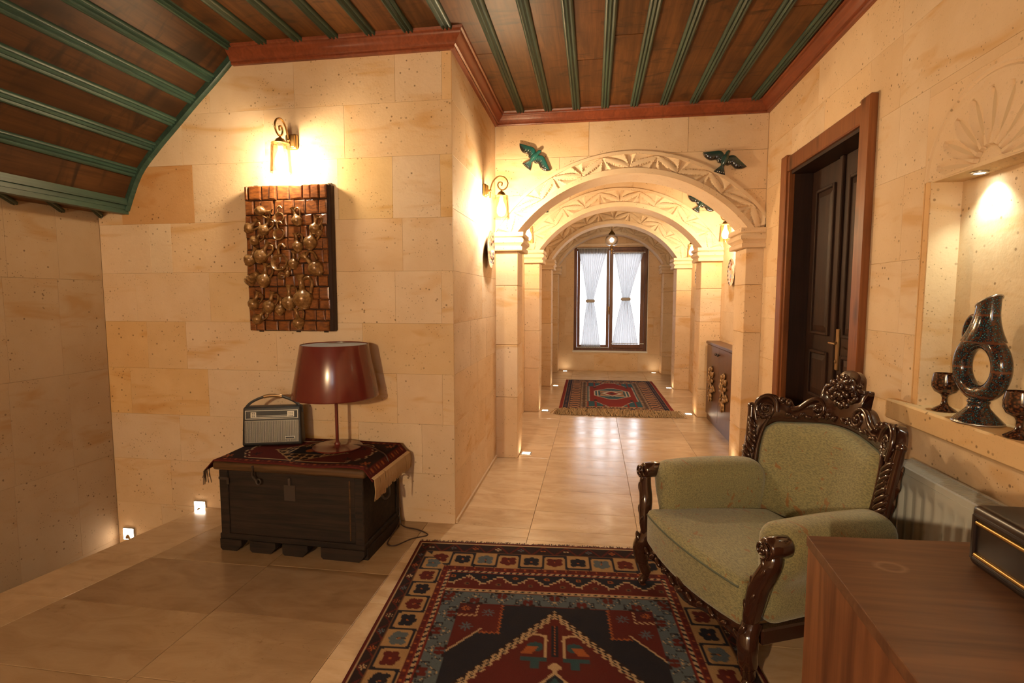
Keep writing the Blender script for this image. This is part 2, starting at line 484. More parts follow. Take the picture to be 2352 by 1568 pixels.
for i in range(5):
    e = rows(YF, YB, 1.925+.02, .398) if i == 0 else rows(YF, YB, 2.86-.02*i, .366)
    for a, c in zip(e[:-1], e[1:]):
        tile([(xs[i],a),(xs[i+1],a),(xs[i+1],c),(xs[i],c)], DARKT if (i == 0 and 1.9 < a < 2.0) else (.60,.54,.48) if i == 0 else None)  # first column also carries the painted dimness
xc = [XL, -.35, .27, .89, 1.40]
for i in range(4):
    e = rows(YB, YE, 2.86, .366)
    for a, c in zip(e[:-1], e[1:]): tile([(xc[i],a),(xc[i+1],a),(xc[i+1],c),(xc[i],c)])
# stair treads going down beside the landing
b = MB(); zt = -.30; y = YB
for k in range(5):
    b.box(XS, -2.3, y-.55 if k == 0 else y-.30, y, zt-.2, zt); y -= .55 if k == 0 else .30; zt -= .17
stair = b.build('stair_tread_flight', M['floor']); stair.name = 'stairs'; struct(stair)
b = MB(); b.box(XS, -2.3, YF, YB, -1.6, -1.45); struct(b.build('floor_lower', M['floor']))
b = MB(); b.box(-2.32, -2.2, YF-.3, YB+.3, -1.6, -.17); b.box(XS-.3, -2.2, YF-.3, YF, -1.6, -.17); struct(b.build('wall_stairwell', M['mortar']))

# ---- back wall with the relief picture
zb = [-1.2, -.6, -.3, 0, .30, .60, .90, 1.20, 1.505, 1.81, 2.16, 2.46, ZC]
J = {3: [-2.7,-2.2,-1.15], 4: [-2.62,-2.0,-1.4,-1.0], 5: [-2.96,-2.40,-1.8,-1.15,-.87], 6: [-2.82,-2.54,-1.92,-1.36], 7: [-2.88,-2.36,-1.75,-1.15,-.87],
     8: [-2.76,-2.61,-2.08,-1.10], 9: [-2.95,-2.44,-1.9,-1.49,-1.155,-.87], 10: [-2.5,-1.95,-1.443], 11: [-2.3,-1.75,-1.13,-.855]}
R_ = courses(XS, XL, zb, .45, .8, J)
W_, Y_, P_, O_ = (.97,.96,.97), (1,.91,.70), (1,.93,.86), (.90,.66,.40)
tn = [(-2.95,-2.44,1.81,2.16,(.80,.58,.36)), (-1.5,-1.15,1.81,2.16,(1,.92,.70)), (-1.155,-.87,1.81,2.16,(.98,.98,1.0)), (-.87,-.8,1.81,2.16,(1,.9,.68)),
      (-3.2,-2.82,.9,1.2,(.98,.82,.56)), (-2.82,-2.54,.9,1.2,(.96,.84,.64)), (-3.2,-2.96,.6,.9,(1,.82,.52)), (-2.96,-2.40,.6,.9,(.98,.84,.60)),
      (-1.36,-.8,.9,1.2,(.92,.82,.66)), (-1.15,-.87,.6,.9,(.95,.88,.80)), (-1.15,-.8,0,.6,(.92,.88,.84)), (-2.36,-1.75,1.2,1.5,(1,.92,.76)),
      (-2.76,-2.61,1.5,1.81,(1,1,.98)), (-1.1,-.8,1.5,1.81,(.97,.95,.94)), (-1.13,-.855,2.46,2.8,(.99,.96,.93)), (-.855,-.8,2.46,2.8,(1,.86,.66))]
stone_wall('wall_back', (0, YB+.012, 0), (1,0,0), (0,-1,0), [(XS-.3, XL-.014, YB+.012, YB+.35, -1.6, ZC)], R_, tones=tn)
# ---- stair side wall
R_ = courses(YF, YB, [-1.5,-.8,-.25,.32,.89,1.46,1.99], .3, .6, {3: [.4,1.0,1.5,1.95,2.36,2.69], 4: [.7,1.2,1.7,2.10,2.37,2.665], 5: [.5,1.0,1.6,2.05,2.40,2.68], 2: [.6,1.3,1.9,2.35,2.7]})
stone_wall('wall_left', (XS-.012, 0, 0), (0,1,0), (1,0,0), [(XS-.3, XS-.012, YF, YB+.012, -1.6, 2.1)], R_, tones=[(YF, YB, -2, 3, (.50,.45,.40))])  # greyer stone, darkened further to paint the dim left edge
# ---- corridor walls
zc_ = [0, .30, .60, .90, 1.20, 1.505, 1.86, 2.16, 2.46, ZC]
R_ = courses(YB+.012, YE, zc_, .5, 1.0, {2: [3.6, 4.4], 5: [3.75, 4.4]})
stone_wall('wall_corridor_left', (XL-.012, 0, 0), (0,1,0), (1,0,0), [(XL-.35, XL-.012, YB+.014, YE+.2, 0, ZC)], R_)
R_ = courses(4.31, YE, zc_, .5, 1.0)
stone_wall('wall_corridor_right', (1.40+.012, 0, 0), (0,1,0), (-1,0,0), [(1.412, 1.7, 4.30, YE+.2, 0, ZC)], R_)
# ---- right wall with doorway and niche
DY0, DY1, DZ = 2.80, 3.80, 2.19                    # clear door opening
NY0, NY1, NZ0, NZ1 = 1.71, 2.29, .925, 1.795       # niche opening
NX = XR + .115                                     # back of the niche
R_ = courses(YF, 4.29, zc_, .6, 1.1, {1: [.4,1.2,2.0], 2: [.4,1.3,2.5], 3: [.5,1.5,2.4], 4: [.9,1.6,2.45], 5: [.6,1.5,2.47], 6: [.8,1.6,2.53], 7: [.7,1.4,2.54,3.3], 8: [.5,1.2,1.9,2.55,3.4]})
rw = [(XR+.012, XR+.40, YF, NY0, 0, ZC), (XR+.012, XR+.40, NY0, NY1, 0, NZ0-.03), (XR+.012, XR+.40, NY0, NY1, NZ1, ZC), (NX, XR+.40, NY0, NY1, NZ0, NZ1),
      (XR+.012, XR+.40, NY1, DY0, 0, ZC), (XR+.012, XR+.40, DY0, DY1, DZ, ZC), (XR+.012, XR+.40, DY1, 4.31, 0, ZC), (XR+.30, XR+.40, DY0, DY1, 0, DZ)]
wall_right = stone_wall('wall_right', (XR+.012, 0, 0), (0,1,0), (-1,0,0), rw, R_, [(DY0, DY1, 0, DZ), (NY0-.04, NY1+.04, NZ0-.085, 2.12)])
# ---- window wall
WX0, WX1, WZ0, WZ1 = -.355, .965, .375, 2.265
R_ = courses(XL, 1.40, [0, .32, .66, 1.0, 1.36, 1.72, 2.08, 2.42, ZC], .5, .9)
stone_wall('wall_end', (0, YE+.012, 0), (1,0,0), (0,-1,0), [(XL-.3, WX0, YE+.012, YE+.25, 0, ZC), (WX1, 1.7, YE+.012, YE+.25, 0, ZC), (WX0, WX1, YE+.012, YE+.25, 0, WZ0), (WX0, WX1, YE+.012, YE+.25, WZ1, ZC)],
           R_, [(WX0, WX1, WZ0, WZ1)])
# ---- wall behind the camera, with a window
FX0, FX1, FZ0, FZ1 = -.50, .40, 1.15, 2.15
R_ = courses(XS, XR, [-.3, 0, .5, 1.0, 1.5, 2.0, 2.45, ZC], .8, 1.2)
stone_wall('wall_front', (0, YF-.012, 0), (1,0,0), (0,1,0), [(XS-.3, FX0, YF-.3, YF-.012, -1.6, ZC), (FX1, XR+.4, YF-.3, YF-.012, -.2, ZC), (FX0, FX1, YF-.3, YF-.012, -1.6, FZ0), (FX0, FX1, YF-.3, YF-.012, FZ1, ZC)],
           R_, [(FX0, FX1, FZ0, FZ1)])
b = MB()
for q in ((FX0,FX0+.06,FZ0,FZ1),(FX1-.06,FX1,FZ0,FZ1),(FX0+.06,FX1-.06,FZ0,FZ0+.06),(FX0+.06,FX1-.06,FZ1-.06,FZ1),(-.08,-.02,FZ0+.06,FZ1-.06)): b.box(q[0],q[1],YF-.16,YF-.1,q[2],q[3])
w2 = struct(b.build('window_2', M['frame']))

# ---- flat timber ceiling
b = MB(); b.box(-2.2, XR+.4, YF-.3, 4.45, ZC+.012, ZC+.1); b.box(XL-.3, 1.7, 4.45, YE+.2, ZC, ZC+.1)
ceil = struct(b.build('ceiling', M['plank'], color=(.8,.8,.8)))
bx_ = [-2.105 + .2175*k for k in range(17)]
def plank(x0, x1, y0, y1):
    b = MB(); b.cbox(x0+.0015, x1-.0015, y0+.001, y1-.001, ZC, ZC+.018, .003)
    t = random.uniform(.78, 1.15)
    b.build('ceiling_plank', M['plank'], ceil, color=(t, t*random.uniform(.94,1.04), t*random.uniform(.9,1.05)))
BPROF = [(-.031,0),(-.031,-.010),(-.026,-.017),(-.019,-.019),(-.013,-.014),(-.010,-.012),(0,-.023),(.010,-.012),(.013,-.014),(.019,-.019),(.026,-.017),(.031,-.010),(.031,0)]
def batten(x, y0, y1):
    b = MB(); b.prism(BPROF, y0, y1, lambda u, v, d: (x+u, d, ZC+v+.002)); b.build('ceiling_batten', M['green'], ceil, 40)
for k in range(16):
    x0, x1 = bx_[k], bx_[k+1]; ye = YB-.01 if x1 < XL-.05 else 4.28
    cut = random.uniform(1.7, 3.4) if ye > 4 else random.uniform(.4, 1.9)
    if x0 < XL < x1: ye = 4.28
    plank(x0, x1, YF, cut); plank(x0, x1, cut, ye)
    if k > 0: batten(x0, YF, YB-.01 if x0 < XL else 4.28)
# ---- barrel vault at the stair side
VP = [(-2.105, ZC), (-2.27, 2.655), (-2.40, 2.540), (-2.535, 2.415), (-2.685, 2.275), (-2.82, 2.125), (-2.925, 1.905)]
b = MB()
b.prism([(x, z) for x, z in VP] + [(-2.99,1.93),(-2.90,2.17),(-2.74,2.34),(-2.58,2.48),(-2.44,2.61),(-2.30,2.73),(-2.12,2.90)], YF, YB+.05, lambda u, v, d: (u-.012, d, v+.012))
vault = struct(b.build('ceiling_vault', M['plank'], color=(.7,.7,.7)))
for k in range(6):
    (xa, za), (xb, zb_) = VP[k], VP[k+1]
    L = math.hypot(xb-xa, zb_-za); ang = math.atan2(zb_-za, xb-xa)
    tx, tz = (xb-xa)/L, (zb_-za)/L; nx, nz = -tz, tx      # nx,nz pointing up-left/out
    if nx*1 + nz*-1 > 0: nx, nz = -nx, -nz
    for (ya, yb) in ((YF, .9+.2*k % 1.0), (.9+.2*k % 1.0, YB-.005)):
        b = MB(); b.cbox(.0015, L-.0015, ya+.001, yb-.001, 0, .014, .003, Matrix(((tx,0,nx,xa),(0,1,0,0),(tz,0,nz,za),(0,0,0,1))))
        t = random.uniform(.38, .52); b.build('ceiling_plank', M['plank'], vault, color=(t, t*.97, t*.95))  # darker than the flat ceiling: corner dimness painted into the plank colour
    if k > 0 or True:
        b = MB(); b.prism([(u, -v) for u, v in BPROF], YF, YB-.01, lambda u, v, d: (xa+tx*u-nx*v, d, za+tz*u-nz*v)); b.build('ceiling_batten', M['green'], vault, 40)
# rim against the wall, lower beam, soffit
b = MB(); rim = spline([(x, 0, z) for x, z in [(-2.07,2.84)] + VP], 4)
V = []; F = []
for i, p in enumerate(rim):
    q0 = Vector(rim[max(i-1,0)]); q1 = Vector(rim[min(i+1,len(rim)-1)]); t = (q1-q0).normalized(); n_ = Vector((-t.z, 0, t.x))
    if n_.x < 0: n_ = -n_
    if n_.z > 0 and n_.x <= 0: n_ = -n_
    for (dd, yy) in ((-.005, YB-.028), (.030, YB-.028), (.036, YB-.018), (.036, YB), (-.005, YB)):
        q = Vector(p) + n_*dd; V.append((q.x, yy, q.z))
for i in range(len(rim)-1):
    for k in range(5): F.append((i*5+k, i*5+(k+1)%5, (i+1)*5+(k+1)%5, (i+1)*5+k))
b.add(V, F); b.build('vault_rim', M['green'], vault, 35)
b = MB()
b.box(-2.955, -2.895, YF, YB, 1.900, 1.945); b.box(-2.945, -2.88, YF, YB, 1.925, 1.965); b.box(-2.95, -2.90, YF, YB, 1.872, 1.905)
b.build('vault_beam', M['green'], vault)
b = MB(); b.add([(-2.92,YB,1.90),(-2.92,YF,1.90),(XS-.02,YF,1.83),(XS-.02,YB,1.885),(-2.92,YB,1.93),(-2.92,YF,1.93),(XS-.02,YF,1.93),(XS-.02,YB,1.93)],
      [(0,1,2,3),(7,6,5,4),(0,3,7,4),(1,0,4,5),(2,1,5,6),(3,2,6,7)]); b.build('soffit_plank', M['plank'], vault, color=(.9,.9,.9))
for k in range(8):
    y0 = 2.72 - .26*k
    b = MB(); b.prism(BPROF, 0, 1, lambda u, v, d: (-2.93 - .19*d, y0 + .26*d + u*.7, 1.898 - .026*d + v)); b.build('soffit_batten', M['green'], vault, 40)

# ---- cornice
CP = [(0,-.090),(.020,-.090),(.026,-.083),(.026,-.074),(.036,-.070),(.042,-.058),(.052,-.046),(.066,-.036),(.074,-.024),(.074,-.016),(.084,-.012),(.088,.004),(0,.004)]
cpath = [(-2.13, YB), (XL, YB), (XL, 4.29), (XR, 4.29), (XR, YF)]
def cornice(i):
    p0 = Vector(cpath[i]); p1 = Vector(cpath[i+1]); t = (p1-p0).normalized(); n_ = Vector((t.y, -t.x))
    def miter(j):
        if j <= 0 or j >= len(cpath)-1: return n_
        a = (Vector(cpath[j])-Vector(cpath[j-1])).normalized(); c = (Vector(cpath[j+1])-Vector(cpath[j])).normalized()
        na = Vector((a.y,-a.x)); nc = Vector((c.y,-c.x)); m = (na+nc).normalized(); return m/ m.dot(na)
    m0, m1 = miter(i), miter(i+1); V = []
    for (p, m) in ((p0, m0), (p1, m1)):
        for (o, z) in CP: V.append((p.x+m.x*o, p.y+m.y*o, ZC+z))
    n = len(CP); F = [(k,(k+1)%n,n+(k+1)%n,n+k) for k in range(n)] + [tuple(range(n)), tuple(range(2*n-1,n-1,-1))]
    b = MB(); b.add(V, F); struct(b.build('trim_%d' % (i+1), M['cornice'], None, 35))
for i in range(4): cornice(i)
# thin skirting strip at the corridor wall foot
b = MB(); b.box(XL, XL+.012, YB+.012, 4.29, 0, .022); struct(b.build('baseboard_left', M['mortar']))

# ---- carved stone arches across the corridor
ARCH = [(4.29, XL, XR, -.616, 1.15, 1.88, 2.315, .170, 'nearest, with two blue-green birds above'),
        (6.12, XL, 1.40, -.623, 1.178, 1.90, 2.37, .205, 'second from the room, before the rug'),
        (7.94, XL, 1.40, -.627, 1.189, 1.92, 2.43, .205, 'third from the room, framing the pendant lamp'),
        (9.45, XL, 1.40, -.627, 1.20, 1.92, 2.46, .19, 'farthest, right in front of the window')]
AT = .30
def carve(p, t, odd):
    # a pointed leaf lying across the cell, sloping facets beside it, V-cut wedges between cells
    if odd: t = 1 - t
    wr, wl = 1 - .20*(1-t), .20*t
    if p > wr: return -.034*(p-wr)/max(1-wr, 1e-4)*min(1, (1-t)*2.2)
    if p < wl: return -.034*(wl-p)/max(wl, 1e-4)*min(1, t*2.2)
    a = .27*math.sin(PI*min(max(t,0),1))**.8 + .006
    e = abs(p-t)/a
    if e < 1: return -.003 - .006*e*e
    f = (p-(t+a))/max(wr-(t+a), 1e-3) if p > t else ((t-a)-p)/max((t-a)-wl, 1e-3)
    return -.026*(1-min(1, max(0, f)))
def arch(i, spec):
    yf, xl, xr, a, c, zs, za, bw, desc = spec
    hs = (c-a)/2; cx = (a+c)/2; rise = za-zs; R = (hs*hs+rise*rise)/(2*rise); cz = za-R; Ro = R+bw
    th = AT if i < 3 else YE-yf-.002
    b = MB(); N = 48
    pts = []
    for k in range(N+1):
        ph = math.asin(hs/R)*(2*k/N-1); pts.append((cx+R*math.sin(ph), cz+R*math.cos(ph)))
    V = []; F = []
    for (x, z) in pts: V += [(x,yf,z),(x,yf,ZC),(x,yf+th,z),(x,yf+th,ZC)]
    for k in range(N):
        p = 4*k; q = p+4
        F += [(p,q,q+1,p+1),(q+2,p+2,p+3,q+3),(q,p,p+2,q+2)]
    b.add(V, F)
    b.box(xl+.0, a, yf, yf+th, zs, ZC); b.box(c, xr, yf, yf+th, zs, ZC)
    o = struct(b.build('wall_arch_%d' % (i+1), M['carved'], None))
    # carved ring
    nl = 12; sub = 24; nu = nl*sub
    ts = [0, .24] + [.24+.62*(k/16) for k in range(17)] + [.86, 1.0, 1.0]
    b = MB(); V = []; F = []
    for j, t in enumerate(ts):
        r = R + bw*t; lim = math.acos(min(1, max(-1, (zs-cz)/r)))
        for k in range(nu+1):
            s = k/nu; ph = lim*(2*s-1); x = cx + r*math.sin(ph)
            x = max(xl+.002, min(xr-.002, x))
            h = .022
            if 2 <= j <= 18:
                cell = min(int(s*nl), nl-1); h = .020 + carve(s*nl-cell, (t-.24)/.62, cell % 2)
            if j == len(ts)-1: h = -.002
            V.append((x, yf-h, cz + r*math.cos(ph)))
    for j in range(len(ts)-1):
        for k in range(nu):
            p = j*(nu+1)+k; F.append((p, p+1, p+nu+2, p+nu+1))
    n0 = len(V)
    for k in range(nu+1): x, y, z = V[k]; V.append((x, yf+.002, z))
    for k in range(nu): F.append((k+1, k, n0+k, n0+k+1))
    b.add(V, F); b.build('carved_arch_band', M['carved'], o, 30, color=(1,.97,.92))
    # spandrel stones
    zz = [zs, zs+.29, 2.46, ZC] if i == 0 else [zs, 2.30, ZC]
    for r in range(len(zz)-1):
        js = sorted([xl+.004, xr-.004] + ([-.52, .62, 1.06] if r == 0 else [-.28, .42, .95] if r == 1 else [-.05, .70]))
        for x0, x1 in zip(js[:-1], js[1:]):
            xsn = [x0 + (x1-x0)*k/24 for k in range(25)]; lo = []
            for x in xsn:
                d = Ro*Ro-(x-cx)**2; lo.append(max(zz[r], cz+math.sqrt(d)+.001 if d > 0 else zz[r]))
            run = [k for k in range(25) if lo[k] < zz[r+1]-.004]
            segs = []
            for k in run:
                if segs and segs[-1][-1] == k-1: segs[-1].append(k)
                else: segs.append([k])
            for sg in segs:
                if len(sg) < 2: continue
                g = .0012
                poly = [(xsn[k], lo[k]+g) for k in sg] + [(xsn[sg[-1]], zz[r+1]-g), (xsn[sg[0]], zz[r+1]-g)]
                poly[0] = (poly[0][0]+g, poly[0][1]); poly[-1] = (poly[-1][0]+g, poly[-1][1]); k2 = len(sg)-1
                poly[k2] = (poly[k2][0]-g, poly[k2][1]); poly[k2+1] = (poly[k2+1][0]-g, poly[k2+1][1])
                b = MB(); b.prism(poly, yf+.002, yf-.010, lambda u, v, d: (u, d, v)); b.build('stone_block', M['stone'], o, color=random.choice(TONES))
    # pilasters and capitals
    for (x0, x1, sg) in ((xl, a, 1), (c, xr, -1)):
        e = [0, .42+.1*sg, 1.02-.06*sg, 1.45, zs-.15]
        for z0, z1 in zip(e[:-1], e[1:]):
            b = MB(); b.cbox(x0, x1, yf, yf+th, z0+.0008, z1-.0008, .004); b.build('pilaster_stone', M['stone'], o, color=random.choice(TONES))
        prof = [(0,-.15),(.036,-.15),(.042,-.144),(.042,-.118),(.030,-.110),(.034,-.100),(.052,-.085),(.055,-.066),(.044,-.046),(.034,-.042),(.048,-.036),(.052,-.030),(.052,-.002),(.0,0)]
        V = []; F = []
        for (of, dz) in prof:
            if sg > 0: V += [(x0+.001,yf-of,zs+dz),(x1+of,yf-of,zs+dz),(x1+of,yf+th+of*(i<3),zs+dz),(x0+.001,yf+th+of*(i<3),zs+dz)]
            else: V += [(x0-of,yf-of,zs+dz),(x1-.001,yf-of,zs+dz),(x1-.001,yf+th+of*(i<3),zs+dz),(x0-of,yf+th+of*(i<3),zs+dz)]
        for k in range(len(prof)-1):
            for q in range(4): F.append((k*4+q, k*4+(q+1)%4, k*4+4+(q+1)%4, k*4+4+q))
        F += [(3,2,1,0), tuple(4*(len(prof)-1)+q for q in range(4))]
        b = MB(); b.add(V, F); b.build('capital', M['carved'], o, 40, color=(1,.97,.93))
for i, s_ in enumerate(ARCH): arch(i, s_)

# ---- door in the right wall
b = MB(); XD = XR+.13                                 # plane of the door leaves
b.box(XR-.004, XD+.05, DY0-.0, DY0+.03, 0, DZ); b.box(XR-.004, XD+.05, DY1-.03, DY1, 0, DZ); b.box(XR-.004, XD+.05, DY0+.03, DY1-.03, DZ-.03, DZ)
door = struct(b.build('door_1', M['door']), 'dark panelled double door in a brown wooden casing beside the arch', 'door')
for (y0, y1, z0, z1) in ((DY0-.085, DY0+.012, 0, DZ+.10), (DY1-.012, DY1+.085, 0, DZ+.10)):
    b = MB(); b.cbox(XR-.034, XR+.004, y0, y1, z0, z1, .006); b.build('casing_post', M['casing'], door)
b = MB(); b.cbox(XR-.026, XR+.004, DY0+.012, DY1-.012, DZ-.012, DZ+.085, .006); b.build('casing_head', M['casing'], door)
for (y0, y1) in ((DY0+.012, DY0+.035), (DY1-.035, DY1-.012)):
    b = MB(); b.cbox(XR-.018, XR+.02, y0, y1, 0, DZ-.012, .004); b.build('casing_bead', M['casing'], door)
def leaf(y0, y1):
    b = MB()
    b.cbox(XD, XD+.035, y0, y1, .01, DZ-.03, .004)
    o = b.build('door_leaf', M['door'], door)
    st = .085
    for (za, zb2) in ((.12, .62), (.72, 1.02), (1.12, 2.03)):
        ya, yb = y0+st, y1-st
        b = MB()
        # moulding frame and raised field
        for q in ((ya, ya+.02, za, zb2), (yb-.02, yb, za, zb2), (ya+.02, yb-.02, za, za+.02), (ya+.02, yb-.02, zb2-.02, zb2)):
            b.cbox(XD-.014, XD+.004, q[0], q[1], q[2], q[3], .004)
        b.build('panel_moulding', M['door'], o)
        b = MB(); c_ = .035
        V = [(XD-.001, ya+.022, za+.022), (XD-.001, yb-.022, za+.022), (XD-.001, yb-.022, zb2-.022), (XD-.001, ya+.022, zb2-.022),
             (XD-.010, ya+.022+c_, za+.022+c_), (XD-.010, yb-.022-c_, za+.022+c_), (XD-.010, yb-.022-c_, zb2-.022-c_), (XD-.010, ya+.022+c_, zb2-.022-c_)]
        b.add(V, [(4,5,6,7)] + [(k,(k+1)%4,4+(k+1)%4,4+k) for k in range(4)]); b.build('panel_field', M['door'], o)
    return o
YM = 3.33
l1 = leaf(DY0+.03, YM-.003); l2 = leaf(YM+.003, DY1-.03)
b = MB(); b.cbox(XD-.012, XD, YM-.06, YM-.025, .93, 1.17, .003); b.tube(spline([(XD-.01,YM-.043,1.09),(XD-.05,YM-.043,1.09),(XD-.055,YM-.055,1.09),(XD-.052,YM-.12,1.088)],5), .006, 8)
b.ell((XD-.014,YM-.043,.98),(.006,.008,.011)); b.build('door_handle', M['bronze'], l1, 40)
b = MB(); b.cbox(XD-.018, XD+.002, YM-.02, YM+.022, .01, DZ-.03, .005); b.build('meeting_stile', M['door'], l2)

b = MB(); b.cbox(1.372, 1.398, 8.45, 9.25, 0, 2.02, .004)
d2 = struct(b.build('door_2', M['door']), 'dark door in the right corridor wall near the end window', 'door')
for q in ((8.36,8.46,0,2.10),(9.24,9.34,0,2.10),(8.46,9.24,2.01,2.10)): 
    b = MB(); b.cbox(1.366, 1.40, q[0], q[1], q[2], q[3], .004); b.build('casing_board', M['casing'], d2)
b = MB(); b.tube([(1.372,8.55,1.02),(1.33,8.55,1.02),(1.328,8.66,1.02)], .008, 8); b.build('door_handle', M['brass'], d2, 40)
# ---- niche lining, carved sunburst, sill
b = MB()
b.box(XR+.002, NX-.004, NY1-.004, NY1+.010, NZ0, NZ1); b.box(XR+.002, NX-.004, NY0-.010, NY0+.004, NZ0, NZ1); b.box(XR+.002, NX-.004, NY0+.004, NY1-.004, NZ1-.004, NZ1+.010); b.box(NX-.006, NX+.01, NY0+.004, NY1-.004, NZ0, NZ1-.004)
niche = b.build('niche_lining', M['stone'], wall_right, color=(1,.96,.86))
NC = (NY0+NY1)/2; NR = .33
def tym(u, v):
    # u angle 0..1 over the half circle, v radius 0..1
    an = PI*u; r = NR*v; h = .012
    rr = r/NR
    if rr < .20: h = -.012 + .022*math.sqrt(max(0, 1-(rr/.20)**2))
    elif rr < .80:
        q = (u*9.0) % 1.0; lenf = .78
        k = (rr-.20)/.60; wdt = .5*math.sin(PI*min(1, k*.86+.10))
        e = abs(q-.5)/max(wdt, .02)
        h = .010 - .014*(1-e) if e < 1 else .012
    elif rr > .93: h = .006 if rr < .965 else .012
    return (XR+.012-h, NC + r*math.cos(an), NZ1 + .0 + r*math.sin(an)*.94)
b = MB(); b.grid(tym, 144, 40); b.build('carved_sunburst', M['carved'], wall_right, 35, color=(1,.93,.84))
# flat stones around the sunburst and the niche jambs
zz = 2.12
for sg in (1, -1):
    N = 14; poly = [(NC+sg*NR*math.cos(PI/2*k/N), NZ1+NR*.94*math.sin(PI/2*k/N)) for k in range(N+1)] + [(NC, zz), (NC+sg*(NR), zz)]
    if sg < 0: poly = poly[::-1]
    b = MB(); b.prism(poly, XR+.006, XR, lambda u, v, d: (d, u, v)); b.build('stone_block', M['stone'], wall_right, color=(1,.92,.82))
for (y0, y1) in ((NY1+.002, NY1+.030), (NY1+.036, NY1+.04), (NY0-.030, NY0-.002)):
    b = MB(); b.box(XR, XR+.02, y0, y1, NZ0-.0, NZ1+.002); b.build('niche_jamb', M['stone'], wall_right, color=(.98,.80,.56))
b = MB(); b.cbox(XR-.045, NX+.01, NY0-.14, NY1+.14, NZ0-.082, NZ0, .007); b.build('niche_sill', M['stone'], wall_right, color=(.98,.84,.62))

# ---- end window
win = MB()
fy0, fy1 = YE+.05, YE+.115
for q in ((WX0,WX0+.055,WZ0,WZ1),(WX1-.055,WX1,WZ0,WZ1),(WX0+.055,WX1-.055,WZ0,WZ0+.05),(WX0+.055,WX1-.055,WZ1-.06,WZ1)): win.cbox(q[0],q[1],fy0,fy1,q[2],q[3],.004)
wo = struct(win.build('window_1', M['frame']), 'brown wooden casement window at the corridor end', 'window')
XM = .285
for (x0, x1, yo) in ((WX0+.058, XM, 0), (XM+.002, WX1-.058, -.022)):
    b = MB(); t = .052 if yo == 0 else .066
    for q in ((x0,x0+t,WZ0+.052,WZ1-.062),(x1-t,x1,WZ0+.052,WZ1-.062),(x0+t,x1-t,WZ0+.052,WZ0+.052+t),(x0+t,x1-t,WZ1-.062-t,WZ1-.062)): b.cbox(q[0],q[1],fy0+yo-.005,fy1-.01+yo,q[2],q[3],.005)
    s_ = b.build('sash', M['frame'], wo)
    b = MB(); b.box(x0+t,x1-t,fy0+.03+yo,fy0+.036+yo,WZ0+.052+t,WZ1-.062-t); b.build('pane', M['glass'], s_)
b = MB(); b.cbox(XM-.018,XM+.012,fy0-.022,fy0-.006,1.12,1.19,.003); b.tube([(XM-.003,fy0-.02,1.16),(XM-.003,fy0-.045,1.16),(XM-.003,fy0-.047,1.05)],.006,8); b.build('window_handle', M['brass'], wo, 40)
b = MB(); b.cbox(WX0-.02, WX1+.02, YE-.015, YE+.06, WZ0-.03, WZ0+.002, .004); b.build('window_sill', M['white'], wo)
b = MB(); b.cbox(WX1, WX1+.012, YE-.004, YE+.05, WZ0, WZ1, .002); b.build('window_edge', M['white'], wo)
b = MB(); b.cbox(-.66, 1.24, YE-.06, YE+.002, WZ1+.02, WZ1+.06, .004); b.build('wall_ledge', M['carved'], None); 
bpy.data.objects['wall_ledge'].name = 'trim_5'; struct(bpy.data.objects['trim_5'])

# ================================================================== LAMPS
def sconce(label, loc, rotz, power=1.0):
    t = thing('wall_sconce', label, 'wall lamp', loc, rotz, 'brass wall sconces with clear glass shades')
    b = MB(); b.rbox(.036, .014, .045, .012, 3, M=T(0,-.014,0)); b.rbox(.028, .007, .036, .006, 2, M=T(0,-.032,0)); b.build('backplate', M['brass'], t, 50)
    dz = [(.05,-.053),(.052,-.01),(.058,.03),(.078,.072),(.115,.098),(.158,.086),(.180,.052),(.171,.018),(.145,.001),(.118,.011),(.106,.036),(.118,.057),(.139,.050),(.134,.030)]
    b = MB(); b.tube(spline([(0,-d,z) for d, z in dz], 5), .0052, 8); b.tube([(0,-.03,0),(0,-.052,0)], .007, 8); b.ell((0,-.052,0),(.009,.009,.009)); b.build('scroll_arm', M['brass'], t, 60)
    D = -.133
    b = MB(); b.lathe([(.004,.004),(.006,-.004),(.010,-.010),(.022,-.016),(.029,-.028),(.031,-.036),(.050,-.040),(.050,-.043),(.014,-.043)], 20, T(0,D,0)); b.build('shade_cap', M['brass'], t, 40)
    b = MB(); b.lathe([(.048,-.043),(.052,-.055),(.054,-.10),(.057,-.16),(.060,-.205),(.058,-.205),(.055,-.16),(.052,-.10),(.050,-.057)], 28, T(0,D,0)); b.build('glass_shade', M['amber'], t, 40)
    b = MB(); b.lathe([(.013,-.043),(.014,-.075),(.012,-.078)], 14, T(0,D,0)); s_ = b.build('bulb_socket', M['white'], t, 40)
    b = MB(); b.lathe([(.011,-.072),(.014,-.085),(.026,-.115),(.031,-.135),(.030,-.152),(.020,-.172),(0,-.178)], 16, T(0,D,0)); b.build('bulb', emis('lit_bulb_%d' % round(power*100), (1.0,.87,.69), BULB*power), s_, 60)
    return t
sconce('brass scroll sconce lit on the wide stone wall above the relief picture', (-1.765, YB, 2.262), 0, .36)
sconce('brass scroll sconce lit on the corridor wall above the left plate', (XL, 3.815, 2.125), PI/2, .78)
sconce('added unseen fill sconce on the wall behind the viewer, left of the window there', (-1.05, YF, 1.80), PI, 3.2)  # added lamp out of view, placed and powered to brighten the back wall
sconce('lit brass sconce just peeping past the left capital of the nearest arch', (XL, 5.42, 2.115), PI/2, .60)
sconce('lit brass sconce hanging above the plate over the brown cabinet', (1.40, 5.46, 2.105), -PI/2, .60)
sconce('lit brass sconce on the right corridor wall between second and third arch', (1.40, 7.25, 2.085), -PI/2, .50)

